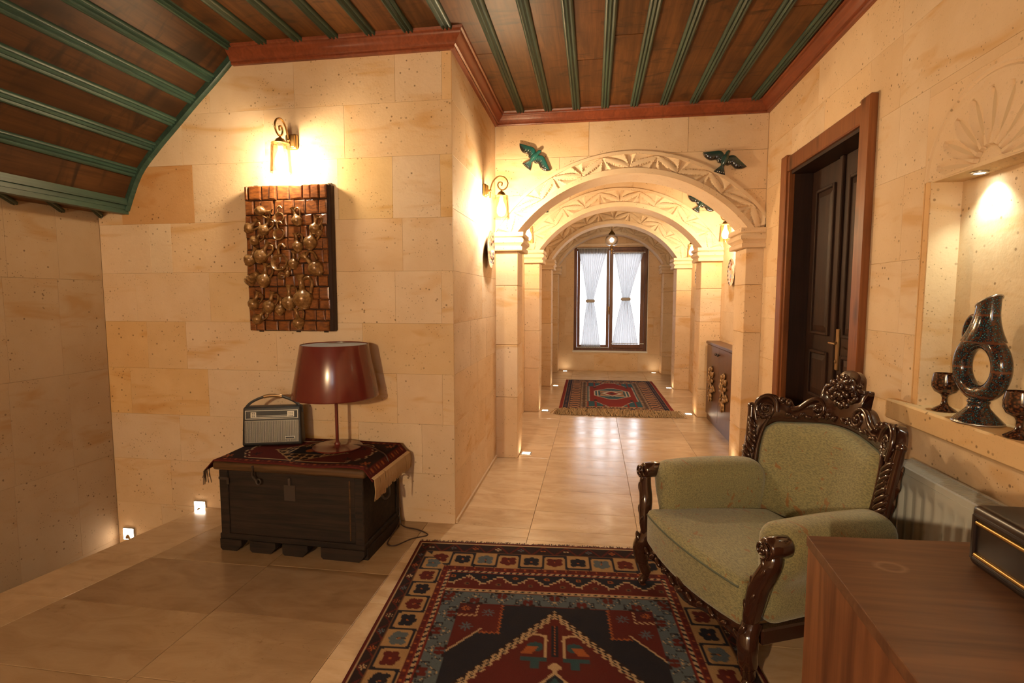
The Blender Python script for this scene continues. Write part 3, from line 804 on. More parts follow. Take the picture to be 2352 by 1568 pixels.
p_ = thing('pendant_lamp', 'small glass globe pendant lamp hanging before the end window', 'pendant lamp', (.281, 8.70, ZC))
b = MB(); b.lathe([(.0,.0),(.045,0),(.04,-.015),(.012,-.03),(0,-.03)], 16); b.build('ceiling_rose', M['brass'], p_, 40)
b = MB()
for k in range(14): b.tube([(.006*math.cos(a)*(k%2), .006*math.cos(a)*((k+1)%2), -.04-.0235*k+.013*math.sin(a)) for a in [2*PI*j/8 for j in range(8)]], .0018, 5, closed=True)
b.build('chain', M['brass'], p_, 60)
b = MB(); b.lathe([(.004,-.355),(.008,-.38),(.026,-.405),(.048,-.432),(.055,-.455),(.052,-.46),(.0,-.455)], 20); b.build('cap', M['brass'], p_, 40)
b = MB(); b.lathe([(.052,-.452),(.082,-.470),(.104,-.507),(.107,-.54),(.095,-.585),(.066,-.618),(.036,-.628)], 24); b.build('globe', glass('crackled_glass', (1,.97,.93), .3, .25), p_, 60)
b = MB(); b.lathe([(.030,-.612),(.034,-.625),(.026,-.645),(.012,-.66),(.020,-.68),(.016,-.70),(.006,-.715),(.010,-.73),(.004,-.75),(0,-.775)], 16); b.build('finial', M['brass'], p_, 40)
b = MB(); b.ell((0,0,-.535),(.026,.026,.036),12,8); b.build('bulb', M['pendbulb'], p_, 60)

def uplight(label, x, y):
    t = thing('floor_uplight', label, 'floor light', (x, y, 0), 0, 'square lights let into the corridor floor')
    b = MB()
    for q in ((-.045,.045,-.045,-.034),(-.045,.045,.034,.045),(-.045,-.034,-.034,.034),(.034,.045,-.034,.034)): b.box(q[0],q[1],q[2],q[3],-.003,.004)
    b.build('rim', M['steel'], t)
    b = MB(); b.box(-.034,.034,-.034,.034,-.003,.002); b.build('lit_glass', M['uplight'], t)
uplight('square floor light at the foot of the nearest left pilaster', -.561, 4.44)
uplight('square floor light at the foot of the second left pilaster', -.556, 6.20)
uplight('square floor light at the foot of the third left pilaster', -.558, 8.01)
uplight('square floor light below the end window, left one', -.500, 9.66)
uplight('square floor light at the foot of the nearest right pilaster', 1.09, 4.44)
uplight('square floor light at the foot of the second right pilaster', 1.112, 6.26)
uplight('square floor light at the foot of the third right pilaster', 1.135, 8.06)
uplight('square floor light below the end window, right one', 1.09, 9.66)
def stairlight(label, x, z):
    t = thing('stair_light', label, 'stair light', (x, YB, z), 0, 'lights in the wall along the stairs')
    b = MB(); b.cbox(-.042,.042,-.012,0,-.042,.042,.003); b.build('housing', M['steel'], t)
    b = MB(); b.box(-.036,.036,-.015,-.012,-.036,.036); b.build('lit_glass', M['stairlamp'], t)
    b = MB(); b.prism([(.018*math.cos(PI*k/10), -.030+.030*math.sin(PI*k/10)) for k in range(11)], -.019, -.015, lambda u, v, d: (u, d, v)); b.build('half_round_screen', M['bronze'], t)
stairlight('square stair light low on the wall beside the wooden chest', -2.495, .002)
stairlight('square stair light low in the corner of the stairwell', -3.035, -.215)

# LED spot in the niche
t = thing('niche_spotlight', 'small cool white spotlight set in the niche ceiling', 'spotlight', (XR+.055, 2.115, NZ1-.006))
b = MB(); b.lathe([(.016,.001),(.026,.001),(.026,-.004),(.022,-.006),(.017,-.004),(.016,.001)], 20); b.build('ring', M['steel'], t, 40)
b = MB(); b.lathe([(.016,-.001),(.010,-.004),(0,-.005)], 16); b.build('lens', M['led'], t, 40)
sp = bpy.data.lights.new('niche_beam', 'SPOT'); sp.energy = 9; sp.color = (.86,1.0,.84); sp.spot_size = math.radians(105); sp.spot_blend = .9; sp.shadow_soft_size = .012
so = bpy.data.objects.new('niche_beam', sp); COL.objects.link(so); so.parent = t; so.location = (0,0,-.012); so.rotation_euler = (0, math.radians(-14), 0)

# ================================================================== CORRIDOR THINGS
def plate(label, loc, rotz, seed, pal):
    r = .138; rs = np.random.RandomState(seed); nR, nA = 26, 72; V = []; C = []
    bl = [(rs.uniform(-.9,.9), rs.uniform(-.9,.9), rs.uniform(.06,.2), pal[rs.randint(len(pal))]) for _ in range(60)]
    prof = [(i/nR) for i in range(nR+1)]
    for q in prof:
        for k in range(nA):
            a = 2*PI*k/nA; x = q*math.cos(a); z = q*math.sin(a)
            V.append((x*r, -.016 - .020*max(0, q-.62)/.38, z*r))
            c = (.60,.42,.28)
            for (bx, bz, br, bc) in bl:
                if (x-bx)**2+(z-bz)**2 < br*br*(.6+.4*math.sin(5*math.atan2(z-bz,x-bx)+bx*9)): c = bc
            if q > .90: c = (.02,.012,.02) if int(k/2) % 2 or q > .97 else (.6,.45,.32)
            C.append((*c, 1))
    b = MB(); F = [(i*nA+k, i*nA+(k+1)%nA, (i+1)*nA+(k+1)%nA, (i+1)*nA+k) for i in range(nR) for k in range(nA)]
    n0 = len(V)
    for k in range(nA):
        a = 2*PI*k/nA; V.append((.35*r*math.cos(a), -.001, .35*r*math.sin(a))); C.append((.25,.12,.06,1))
    F += [(nR*nA+k, nR*nA+(k+1)%nA, n0+(k+1)%nA, n0+k) for k in range(nA)]
    b.add(V, F); o = b.build('ceramic_plate', M['glaze'], None, 50, cols=C); o.location = loc; o.rotation_euler = (0,0,rotz)
    return tag(o, label, 'plate', 'painted ceramic plates on the corridor walls')
PO = [(.42,.09,.03),(.50,.16,.05),(.03,.04,.12),(.62,.55,.45),(.05,.03,.03),(.30,.05,.03),(.10,.16,.28)]
plate('painted ceramic plate on the left corridor wall under a lit sconce', (XL, 3.925, 1.712), PI/2, 3, PO)
plate('orange and white ceramic plate above the brown cabinet', (1.40, 5.60, 1.605), -PI/2, 5, [(.62,.60,.58),(.50,.13,.04),(.62,.58,.5),(.45,.10,.03),(.30,.34,.40)])
plate('ceramic plate seen edge-on past the second right pilaster', (1.40, 7.35, 1.63), -PI/2, 9, PO)

def bird(label, x, y, z, rot, sc=1.0, flipdark=0):
    k = 2.1e-4*sc
    t = thing('ceramic_bird', label, 'bird ornament', (x, y, z), 0, 'glazed bird wall ornaments')
    Mx = Matrix.Rotation(-rot, 4, 'Y') @ Matrix(((k,0,0,0),(0,0,-k,0),(0,k,0,0),(0,0,0,1)))   # (across, along head, out) -> wall
    teal, dark = np.array((.012,.20,.19)), np.array((.006,.012,.016))
    if flipdark: teal = np.array((.010,.080,.080))
    lead = spline([(-40,120,0),(-150,235,0),(-285,258,0),(-450,190,0),(-650,95,0),(-806,21,0)], 6)
    trail = spline([(-40,-130,0),(-180,-140,0),(-273,-75,0),(-477,-152,0),(-690,-92,0),(-806,21,0)], 6)
    for sg in (1, -1):
        V = []; C = []; n = len(lead); m = 14
        for i in range(n):
            for j in range(m+1):
                f = j/m; A = Vector(lead[i]); B = Vector(trail[i]); p = A.lerp(B, f)
                wd = min(1, (A-B).length/160)
                h = 30 + wd*(62*math.sin(PI*min(1,f*.9+.1))**.8 + (9*math.cos(i*2.1) if f > .45 else 5*math.sin(i*1.9+j*1.6))) * (1-.55*i/n)
                if j in (0, m): h = 14
                V.append(Mx @ Vector((p.x*sg, p.y, h))); 
                g = min(1, max(0, (f-.25)*1.5 + (i/n)*.35)); c = teal*(1-g)+dark*g; C.append((*c, 1))
        F = [(i*(m+1)+j, i*(m+1)+j+1, (i+1)*(m+1)+j+1, (i+1)*(m+1)+j) for i in range(n-1) for j in range(m)]
        n0 = len(V)
        for i in range(n):
            for j in (0, m):
                A = Vector(lead[i]); B = Vector(trail[i]); p = A.lerp(B, j/m); V.append(Mx @ Vector((p.x*sg, p.y, -60))); C.append((*dark, 1))
        for i in range(n-1):
            F += [(i*(m+1), (i+1)*(m+1), n0+2*i+2, n0+2*i), (i*(m+1)+m, (i+1)*(m+1)+m, n0+2*i+3, n0+2*i+1), (n0+2*i, n0+2*i+2, n0+2*i+3, n0+2*i+1)]
        b = MB(); b.add(V, F); b.build('wing', M['glaze'], t, 50, cols=C)
    # body with head, lofted along its axis
    ax = [(-250,55),(-180,78),(-60,112),(60,118),(150,92),(215,66),(265,68),(315,62),(345,36),(362,10)]
    V = []; C = []; nn = 16
    for (yy, rr) in ax:
        for q in range(nn):
            a = 2*PI*q/nn; V.append(Mx @ Vector((rr*math.cos(a) + (18 if yy > 300 else 0), yy, max(-50, 48+rr*math.sin(a)*.95))))
            g = 0 if yy > 0 else min(.55, -yy/400); C.append((*(teal*(1-g)+dark*g), 1))
    F = [(i*nn+q, i*nn+(q+1)%nn, (i+1)*nn+(q+1)%nn, (i+1)*nn+q) for i in range(len(ax)-1) for q in range(nn)] + [tuple(range(nn)), tuple((len(ax)-1)*nn+q for q in range(nn))]
    b = MB(); b.add(V, F); b.ell((0,0,0),(1,1,1),6,4, Mx @ T(48,338,58) @ Matrix.Diagonal((26,16,14,1)))
    C += [(*dark,1)]*(len(b.v)-len(C)); b.build('body', M['glaze'], t, 60, cols=C)
    V = []; C = []; n = 24
    for i in range(n+1):
        f = i/n*2-1
        for j in range(7):
            s = j/6; x_ = f*(60+150*s); y_ = -225 - 250*s + 18*s*f*f - 20*s; h = 44 - 12*s + 9*math.cos(f*PI*5)*s
            if i in (0, n) or j == 6: h = 10
            V.append(Mx @ Vector((x_, y_, h))); g = min(1, .15+.95*s); C.append((*(teal*(1-g)+dark*g), 1))
    F = [(i*7+j, i*7+j+1, (i+1)*7+j+1, (i+1)*7+j) for i in range(n) for j in range(6)]
    n0 = len(V)
    for (fx, s) in ((-1,0),(-1,1),(1,1),(1,0)): V.append(Mx @ Vector((fx*(60+150*s), -225-250*s, -60))); C.append((*dark,1))
    F += [(n0,n0+1,n0+2,n0+3),(0,6,n0+1,n0),(n*7,n*7+6,n0+2,n0+3)] + [(i*7+6,(i+1)*7+6,n0+2 if i > n/2 else n0+1) for i in range(n)]
    b = MB(); b.add(V, F); b.build('tail', M['glaze'], t, 50, cols=C)
bird('turquoise glazed ceramic bird flying up right, left of the nearest arch', -.478, 4.262, 2.462, -math.radians(42), .97)
bird('dark green glazed ceramic bird with spread wings, right of the nearest arch', .965, 4.262, 2.385, -math.radians(20), 1.0, 1)
bird('small teal ceramic bird on the second arch wall, right side', 1.150, 6.092, 2.375, -math.radians(32), .95, 1)
bird('ceramic bird on the second arch wall with only a wing tip showing', -.645, 6.092, 2.43, -math.radians(42), .97)

# cabinet between the right pilasters
t = thing('hallway_cabinet', 'low brown two-door cabinet with bronze ornaments against the right corridor wall', 'cabinet', (1.395, 5.52, 0))
CW = .56; CX = -.135; CH = .875
b = MB(); b.cbox(CX+.018, 0, -CW+.01, CW-.01, .07, CH-.03, .003); b.build('body', M['cab'], t)
b = MB(); b.cbox(CX-.012, 0, -CW-.008, CW+.008, CH-.03, CH, .005); b.build('top', M['cab'], t)
b = MB(); b.cbox(CX+.014, 0, -CW+.004, CW-.004, 0, .07, .003); b.build('plinth', M['cab'], t)
for sg in (-1, 1):
    b = MB(); y0, y1 = (-CW+.006, -.002) if sg < 0 else (.002, CW-.006); b.cbox(CX, CX+.018, y0, y1, .075, CH-.034, .003); dr = b.build('door', M['cab'], t)
    b = MB(); b.lathe([(.006,0),(.006,.012),(.013,.018),(.015,.026),(.009,.033),(0,.034)], 14, T(CX, sg*.045, .775) @ RY(-PI/2)); b.build('knob', M['iron'], dr, 40)
    b = MB(); rs = np.random.RandomState(5)
    for k in range(60):
        f = rs.uniform(-1, 1); wd = .17*(1-abs(f))**.8+.006; yy = rs.uniform(-wd, wd)
        an = math.atan2(f*.17, yy) + rs.uniform(-.5,.5)
        b.ell((0,0,0), (.013, .028, .013), 8, 5, T(CX-.006-.020*rs.rand(), sg*.27+yy, .44+f*.17) @ RX(an))
    for k in range(5): b.ell((CX-.014, sg*.27, .44+(k-2)*.045), (.012,.016,.016), 8, 6)
    b.tube([(CX-.006, sg*.27, .44-.19), (CX-.008, sg*.27, .44+.19)], .006, 6)
    b.build('ornament', M['bronze'], dr, 50)

# curtains on the end window
def curtain(label, x0, x1, xt, wt, xb0, xb1, z1, zt, z0, y, seed):
    t = thing('sheer_curtain', label, 'curtain', ((x0+x1)/2, y, z0), 0, 'sheer curtains on the end window')
    cx0 = (x0+x1)/2
    def edge(v):     # v 0 bottom .. 1 top -> left, right
        vt = (zt-z0)/(z1-z0)
        if v > vt:
            f = (v-vt)/(1-vt); f2 = f**1.15; return xt-wt/2+(x0-(xt-wt/2))*f2, xt+wt/2+(x1-(xt+wt/2))*f2
        f = (vt-v)/vt; f2 = f**.85; return xt-wt/2+(xb0-(xt-wt/2))*f2, xt+wt/2+(xb1-(xt+wt/2))*f2
    def fn(u, v):
        a, c = edge(v); w_ = c-a
        ph = u*PI*2*9 + seed + .5*math.sin(v*5)
        return (a + w_*u - cx0, .012*math.sin(ph)+.006*math.sin(ph*2.3+seed), v*(z1-z0))
    b = MB(); b.grid(fn, 110, 44); b.build('fabric', M['sheer'], t, 80)
    b = MB(); b.tube([(xt-cx0+(wt/2+.006)*math.cos(a), .024*math.sin(a), zt-z0) for a in [2*PI*k/20 for k in range(20)]], .018, 8, closed=True, flat=1.5)
    tie = b.build('tie_band', M['tie'], t, 60)
    for (dx, ln) in ((-.015, .20), (.020, .28)):
        b = MB(); b.tube(spline([(xt-cx0+dx*.3,-.03,zt-z0),(xt-cx0+dx,-.04,zt-z0-.06),(xt-cx0+dx*1.6,-.035,zt-z0-ln*.6),(xt-cx0+dx*1.2,-.035,zt-z0-ln)],4), .007, 6, flat=.4); b.build('tie_ribbon', M['tie'], tie, 60)
    for (za, xa, xb) in ((z1-z0+.005, x0-.01, x1+.02), (.015, min(xb0, x0), max(xb1, x1)+.02)):
        b = MB(); b.tube([(xa-cx0, .0, za), (xb-cx0, .0, za)], .006, 8)
        for q in (xa, xb): b.ell((q-cx0, 0, za), (.011,.011,.011)); b.box(q-cx0-.006, q-cx0+.006, 0, .03, za-.006, za+.006)
        b.build('rod', M['white'], t, 50)
curtain('white sheer curtain tied in the middle on the left window sash', -.286, .257, -.054, .125, -.226, .143, 2.245, 1.29, .42, YE+.022, .3)
curtain('white sheer curtain tied in the middle on the right window sash', .361, .885, .582, .135, .342, .815, 2.16, 1.325, .50, YE-.004, 1.7)

# ================================================================== RUGS
PAL = dict(navy=(.012,.016,.026), maroon=(.105,.016,.014), red=(.20,.026,.018), beige=(.40,.235,.105), blue=(.095,.125,.140), orange=(.36,.10,.030), cream=(.50,.34,.19), teal=(.025,.075,.085), dk=(.022,.014,.016), wine=(.07,.012,.016), brown=(.16,.075,.035))
def paint_big(u, v, W, L):
    C = np.zeros(u.shape + (3,)); 
    def put(mask, c): C[mask] = PAL[c]
    du = np.minimum(u, W-u); dv = np.minimum(v, L-v)
    m = np.interp(dv, [0,.016,.105,.255,.288,.318], [0,.018,.062,.19,.212,.24]); m = np.where(dv > .318, 9, m)
    bb = np.minimum(du, m); side = du <= m; s = np.where(side, v, u - W/2)
    put(bb < 9, 'navy'); put(bb < .016, 'maroon'); put((bb >= .016) & (bb < .022), 'cream')
    g = (bb >= .022) & (bb < .066); put(g, 'dk')
    gl = np.where(side, .105, .12); p = (s/gl) % 1 - .5; q = (bb-.022)/.044
    zz = np.abs(((s/gl) % 1)*2 - 1); put(g & (np.abs(zz-q) < .10), 'maroon')
    r = np.hypot(p*gl*1.0, (q-.5)*np.where(side,.044,.085)); a = np.arctan2((q-.5), p*3)
    fl = g & (r < .016*(.65+.35*np.cos(a*6))); idx = np.floor(s/gl).astype(int)
    put(fl & (idx % 3 == 0), 'cream'); put(fl & (idx % 3 == 1), 'blue'); put(fl & (idx % 3 == 2), 'orange'); put(g & (r < .005), 'maroon')
    # beige border with clovers in a meander
    B = (bb >= .066) & (bb < .19); put(B, 'beige'); cl = .118
    cell = np.floor(s/cl + .5).astype(int); p = (s/cl + .5) % 1 - .5; q = (bb-.066)/.124
    bar = (np.abs(p) > .455); hor = np.where(cell % 2 == 0, (q < .13) & (q > .03), (q > .87) & (q < .97))
    put(B & (bar & (q > .03) & (q < .97)), 'navy'); put(B & hor, 'navy')
    corner = B & (np.abs(p) > .40) & (np.abs(p) < .455) & (np.where(cell % 2 == 0, q < .2, q > .8)); put(corner, 'navy')
    sgn = np.where(cell % 2 == 0, 1, -1); qq = (q-.5)*sgn
    lob = np.zeros(u.shape, bool)
    for (cx, cy, rr) in ((-.19,.10,.15),(.19,.10,.15),(-.20,-.13,.13),(.20,-.13,.13),(0,.20,.13),(0,-.08,.14)): lob |= ((p-cx)**2+(qq-cy)**2) < rr*rr
    lob &= B; cc = cell % 5
    for k, nm in enumerate(('maroon','navy','blue','maroon','navy')): put(lob & (cc == k), nm)
    put(lob & (np.abs(p) < .018) & (qq < .1), 'dk'); put(lob & (np.hypot(p, qq) < .045), 'orange')
    put((bb >= .062) & (bb < .068), 'brown')
    g = (bb >= .19) & (bb < .212); put(g, 'maroon'); put(g & (((s/.05) % 1) < .16+0*s) & (np.abs((bb-.201)) < .006), 'orange'); put(g & ((((s/.05)+.5) % 1) < .12), 'wine')
    g = (bb >= .212) & (bb < .24); put(g, 'cream'); q = (bb-.212)/.028
    put(g & ((q < .16) | (q > .84)), 'red'); ph = (s/.030 + q*.6) % 1; put(g & (q > .28) & (q < .72) & (ph < .45), 'navy')
    inn = (du >= .24) & (dv >= .318)
    # stepped wave band at the ends
    z = inn & (dv < .45); put(z, 'navy'); per = .150; x_ = (u-W/2)/per; tri = np.abs(((x_ + .25) % 1)*2-1)
    st = .345 + np.floor(tri*5)/5*.075; put(z & (dv > st), 'maroon'); put(z & (np.abs(dv-st) < .006), 'cream')
    stp = np.abs((tri*5) % 1) ; put(z & (stp < .10) & (np.abs(dv-st) < .016), 'cream')
    for (off, yv, c) in ((.25,.410,'brown'),(.75,.350,'orange')):
        pp = ((x_+off) % 1 - .5)*per; rr = np.hypot(pp, (dv-yv)); put(z & (rr < .013), c); put(z & (rr < .006), 'navy')
    g = inn & (dv >= .45) & (dv < .478); put(g, 'cream'); q = (dv-.45)/.028; put(g & ((q < .16) | (q > .84)), 'red'); ph = (u/.030+q*.6) % 1; put(g & (q > .28) & (q < .72) & (ph < .45), 'navy')
    # tulip border
    t_ = inn & (dv >= .478); d2 = np.minimum(du-.24, (dv-.478)*.95); side2 = (du-.24) <= (dv-.478)*.95; s2 = np.where(side2, v-.06, u-W/2)
    g = t_ & (d2 < .09); put(g, 'blue'); put(g & ((d2 < .005) | (d2 > .085)), 'maroon')
    tl = .118; cell = np.floor(s2/tl+.5).astype(int); p = (s2/tl+.5) % 1 - .5; q = d2/.09; qq = np.where(cell % 2 == 0, q, 1-q)
    put(g & (np.abs(qq - (.92 - 1.7*np.abs(p))) < .035), 'dk'); put(g & (np.abs(qq-(.92-1.7*np.abs(p))) < .012), 'cream')
    put(g & (np.abs(p) < .20) & (qq > .02) & (qq < .50) & (np.abs(np.abs(p)-.10) < .10*(1-np.abs(qq-.30)*2.2)), 'maroon')
    put(g & (qq < .16) & (np.abs(p) < .3) & (np.abs(p) > qq*1.2), 'dk'); put(g & (np.hypot(p*1.25, qq-.62) < .07), 'cream')
    hk = g & (np.abs(np.abs(p)-.40) < .05) & (qq > .12) & (qq < .5); put(hk & ((np.abs(np.abs(p)-.44) < .018) | (qq < .2) | (np.abs(qq-.48) < .05)), 'navy')
    # field
    f = t_ & (d2 >= .09); put(f, 'navy'); x = np.abs(u-W/2); y = dv
    hw = W/2-.33
    dia = .785*(y-.605); dia = np.minimum(dia, hw-.015)
    stp = .026; ds = np.floor(dia/stp)*stp
    put(f & (x < dia+.012) & (y > .60), 'dk')
    zg = .006*np.sign(np.sin(y*2*PI/.033)); 
    put(f & (x < dia+zg), 'cream'); put(f & (x < dia-.012+zg), 'navy'); put(f & (x < dia-.020+zg), 'cream'); put(f & (x < dia-.032+zg), 'maroon')
    ins = f & (x < dia-.036+zg)
    put(ins & (x < .016) & (y > .70) & (y < .89), 'navy'); put(ins & (x < .0035) & (y > .70) & (y < .88) & ((y*60) % 1 < .7), 'orange')
    put(ins & (np.abs(x-.034) < .005) & (y > .76) & (y < .90), 'cream')
    put(ins & (np.abs(np.hypot(x-.072, (y-.80)*1.0)-.040) < .006) & (y < .80), 'cream'); put(ins & (np.hypot((x-.075), (y-.835)*1.2) < .032) & (x > .045), 'teal')
    put(ins & (np.abs(x-.10-(y-.86)*.6) < .022) & (np.abs(y-.855) < .020), 'orange'); put(ins & (np.abs(x-.080) < .05) & (np.abs(y-.905) < .013), 'teal'); put(ins & (np.abs(x-.075) < .016) & (y > .90) & (y < .955), 'teal')
    put(ins & (np.hypot(x, y-.945) < .026*(.6+.4*np.abs(np.cos(2*np.arctan2(y-.945, x))))), 'cream')
    r2 = np.abs(x*1.15+0) + np.abs(y-1.15); put(ins & (r2 < .185), 'cream'); put(ins & (r2 < .170), 'navy'); put(ins & (r2 < .15), 'teal'); put(ins & (r2 < .09), 'orange'); put(ins & (r2 < .06), 'maroon')
    # corner pieces
    xe = hw - x; ye = y-.575                       # from the field corner
    cb = f & (((xe < .185) & (ye < .185)) | ((xe < .185*(1-(ye-.185)/.125)) & (ye >= .185) & (ye < .31) & (xe < .11)))
    saw = .010*(1-2*np.abs(((ye/.020) % 1)-.5)); saw2 = .010*(1-2*np.abs(((xe/.020) % 1)-.5))
    cb1 = f & (xe < .185+saw) & (ye < .19+saw2) & ~((xe < .11) & (ye > .185)); put(cb1, 'orange'); put(f & (xe < .178+saw) & (ye < .182+saw2) , 'maroon')
    tri_ = f & (ye >= .165) & (xe < .105-(ye-.185)*.82) & (ye < .32); put(tri_, 'cream'); put(tri_ & (xe < .095-(ye-.185)*.82), 'maroon')
    put(f & (xe < .075) & (ye < .062), 'wine'); 
    dash = f & (((np.abs(xe-.078) < .006) & (ye < .085)) | ((np.abs(ye-.080) < .006) & (xe < .085))); put(dash & ((((xe+ye)/.022) % 1) < .55), 'cream')
    for (cx, cy, rr, c) in ((.030,.030,.022,'orange'),(.130,.060,.028,'blue'),(.050,.155,.030,'blue')):
        r = np.hypot(xe-cx, ye-cy); a = np.arctan2(ye-cy, xe-cx); put(f & (r < rr*(.6+.4*np.cos(8*a))) & (r > rr*.18), c)
    return C
def paint_hall(u, v, W, L):
    C = np.zeros(u.shape+(3,))
    def put(m, c): C[m] = PAL[c]
    P2 = dict(red=(.24,.028,.020), navy=(.018,.022,.042), tan=(.38,.20,.10), teal=(.03,.10,.12), dk=(.05,.035,.028), cream=(.62,.50,.36))
    def p2(m, c): C[m] = P2[c]
    du = np.minimum(u, W-u); dv = np.minimum(v, L-v); e = np.minimum(du, dv*1.3+.012)
    p2(e < 9, 'navy'); p2(du < .035, 'red'); g = (e >= .036) & (e < .115); p2(g, 'navy'); p2(g & (np.abs(e-.04) < .004), 'tan')
    s = np.where(du <= dv*1.3+.012, v, u)
    p2(g & (np.hypot(((s/.09) % 1-.5)*.09, e-.075) < .011), 'tan'); p2(g & (np.abs(e-.112) < .006), 'tan')
    g = (e >= .12) & (e < .255); p2(g, 'tan'); q = (e-.12)/.135; ph = (s/.135) % 1
    p2(g & (np.abs(ph-.5-.12*np.sign(np.abs(q-.5)-.25)) < .15), 'navy'); p2(g & (np.abs(ph-.02) < .05) & (np.abs(q-.5) < .3), 'red'); p2(g & ((q < .05) | (q > .95)), 'dk')
    g = (e >= .255) & (e < .345); p2(g, 'dk'); p2(g & (((s/.075) % 1) < .2) & (np.abs(e-.30) < .035), 'tan'); p2(g & ((np.abs(e-.262) < .006) | (np.abs(e-.338) < .006)), 'tan')
    p2(g & ((((s/.045)) % 1) < .25) & ((np.abs(e-.275) < .008) | (np.abs(e-.325) < .008)), 'cream')
    f = e >= .345; x = np.abs(u-W/2)/(W/2-.345); y = np.abs(v-L/2)/(L/2-.27)
    p2(f, 'teal'); p2(f & (y > .97), 'tan'); 
    tl = f & (x > .28) & (y > .62) & (np.abs(((u/.10) % 1)-.5) < .10); p2(tl, 'red')
    hexa = f & (x < .90) & (y < .98) & (np.where(y > .62, x < .22+(.98-y)*1.25, True)); edge = f & (x < .94) & (y < 1.0) & (np.where(y > .60, x < .27+(.98-y)*1.25, True))
    p2(edge & ((((u+v)/.05) % 1) < .6), 'cream'); p2(hexa, 'red')
    m = np.maximum(x*.9, 0)*.75 + y*1.0
    mm = f & (y < .46) & (x < .72) & (x*.45+y < .52); p2(mm & (hexa), 'cream'); p2(f & (y < .43) & (x < .68) & (x*.45+y < .49), 'teal')
    p2(f & (y < .22) & (x < .60), 'cream'); p2(f & (y < .20) & (x < .56), 'teal'); p2(f & (y < .20) & (x < .47), 'tan'); p2(f & (x*.5+y < .26), 'dk'); p2(f & (x*.5+y < .23), 'cream'); p2(f & (x*.55+y < .16), 'red'); p2(f & (x*.6+y < .07), 'dk')
    sp = f & hexa & (np.hypot((x-.68), (y-.55)*1) < .07); p2(sp, 'dk')
    return C
def paint_chest(u, v, W, L):
    C = np.zeros(u.shape+(3,)); x = np.abs(u-W/2); y = np.abs(v-L/2)
    def put(m, c): C[m] = PAL[c]
    put(x < 9, 'dk'); du = np.minimum(u, W-u); dv = np.minimum(v, L-v); e = np.minimum(du, dv)
    put(e < .045, 'maroon'); p = (np.where(dv < du, u, v)/.065) % 1; put((np.abs(e-.026) < .008) & (np.abs(p-.5) < .12), 'orange'); put((np.abs(e-.026) < .008) & (np.abs(p-.98) < .1), 'brown'); put(np.abs(e-.047) < .005, 'dk')
    f = e > .05; put(f, 'dk')
    zz = .012*np.sign(np.sin(y*2*PI/.05)); lim = np.minimum(.36-.45*np.maximum(y-.06, 0)*1.6+zz, .36)
    put(f & (x < lim) & (y < L/2-.06), 'cream'); put(f & (x < lim-.010) & (y < L/2-.068), 'maroon')
    put(f & (np.abs(x*.9)+np.abs(y) < .20), 'beige'); put(f & (x*.9+y < .19) & (((np.abs(np.sin(u*70))*np.abs(np.sin(v*62))) > .25)), 'dk'); put(f & (x < .10) & (y < .065), 'navy'); put(f & (np.abs(x-.12) < .018) & (y < .05), 'cream'); put(f & (np.abs(x-.12) < .009) & (y < .03), 'navy'); put(f & (np.hypot(x, y) < .03), 'orange')
    for (cx, cy) in ((.40,.16),(.27,.10)):
        r = np.hypot(x-cx, y-cy); a = np.arctan2(y-cy, x-cx); put(f & (r < .032*(.55+.45*np.cos(6*a))), 'orange' if cx > .3 else 'dk')
    return C
def rug_mesh(name, W, L, st, paint, zf, parent, thick=.009):
    nx, ny = int(W/st), int(L/st)
    u, v = np.meshgrid(np.linspace(0, W, nx+1), np.linspace(0, L, ny+1)); C = paint(u, v, W, L)
    z = zf(u, v)
    X = np.pad(u, 1, mode='edge'); Yv = np.pad(v, 1, mode='edge'); Z = np.pad(z, 1, mode='edge'); C = np.pad(C, ((1,1),(1,1),(0,0)), mode='edge')
    Z[0,:] -= thick; Z[-1,:] -= thick; Z[1:-1,0] -= thick; Z[1:-1,-1] -= thick
    co = np.stack([X, -Yv, Z], -1).reshape(-1, 3); nX = X.shape[1]; nY = X.shape[0]
    i = np.arange(nX-1); j = np.arange(nY-1); a = (j[:,None]*nX + i[None,:]).ravel(); q = np.stack([a, a+nX, a+nX+1, a+1], -1)
    me = bpy.data.meshes.new(name); me.vertices.add(len(co)); me.vertices.foreach_set('co', co.astype(np.float32).ravel())
    me.loops.add(q.size); me.loops.foreach_set('vertex_index', q.ravel().astype(np.int32)); me.polygons.add(len(q)); me.polygons.foreach_set('loop_start', (np.arange(len(q))*4).astype(np.int32))
    me.update(calc_edges=True); me.validate(clean_customdata=False)
    at = me.color_attributes.new('Col', 'FLOAT_COLOR', 'POINT'); at.data.foreach_set('color', np.concatenate([C.reshape(-1,3), np.ones((len(co),1))], 1).astype(np.float32).ravel())
    me.polygons.foreach_set('use_smooth', np.ones(len(q), bool)); me.materials.append(M['rug'])
    o = bpy.data.objects.new(name, me); COL.objects.link(o); o.parent = parent; return o
def fringe(name, pts_dirs, mat_, parent, r=.0022):
    b = MB()
    for path in pts_dirs: b.tube(path, r, 3, caps=False)
    o = b.build(name, mat_, parent); o['kind'] = 'stuff'; return o
th = math.radians(4.2)
rg = thing('patterned_rug', 'large dark red and navy patterned rug in the foreground', 'rug', (-.932, 2.697, 0), th)
rug_mesh('pile', 1.486, 2.3, .0055, paint_big, lambda u, v: .009 + .0012*np.sin(u*9)*np.sin(v*7), rg)
rs = np.random.RandomState(2); P = []
for k in range(420):
    x = rs.uniform(0, 1.486); l = rs.uniform(.014, .034); dx = rs.uniform(-.008,.008); P.append([(x,-.004,.006),(x+dx*.4,l*.5,.006),(x+dx,l,.002)])
fringe('fringe', P, M['fringe_dark'], rg, .0020)
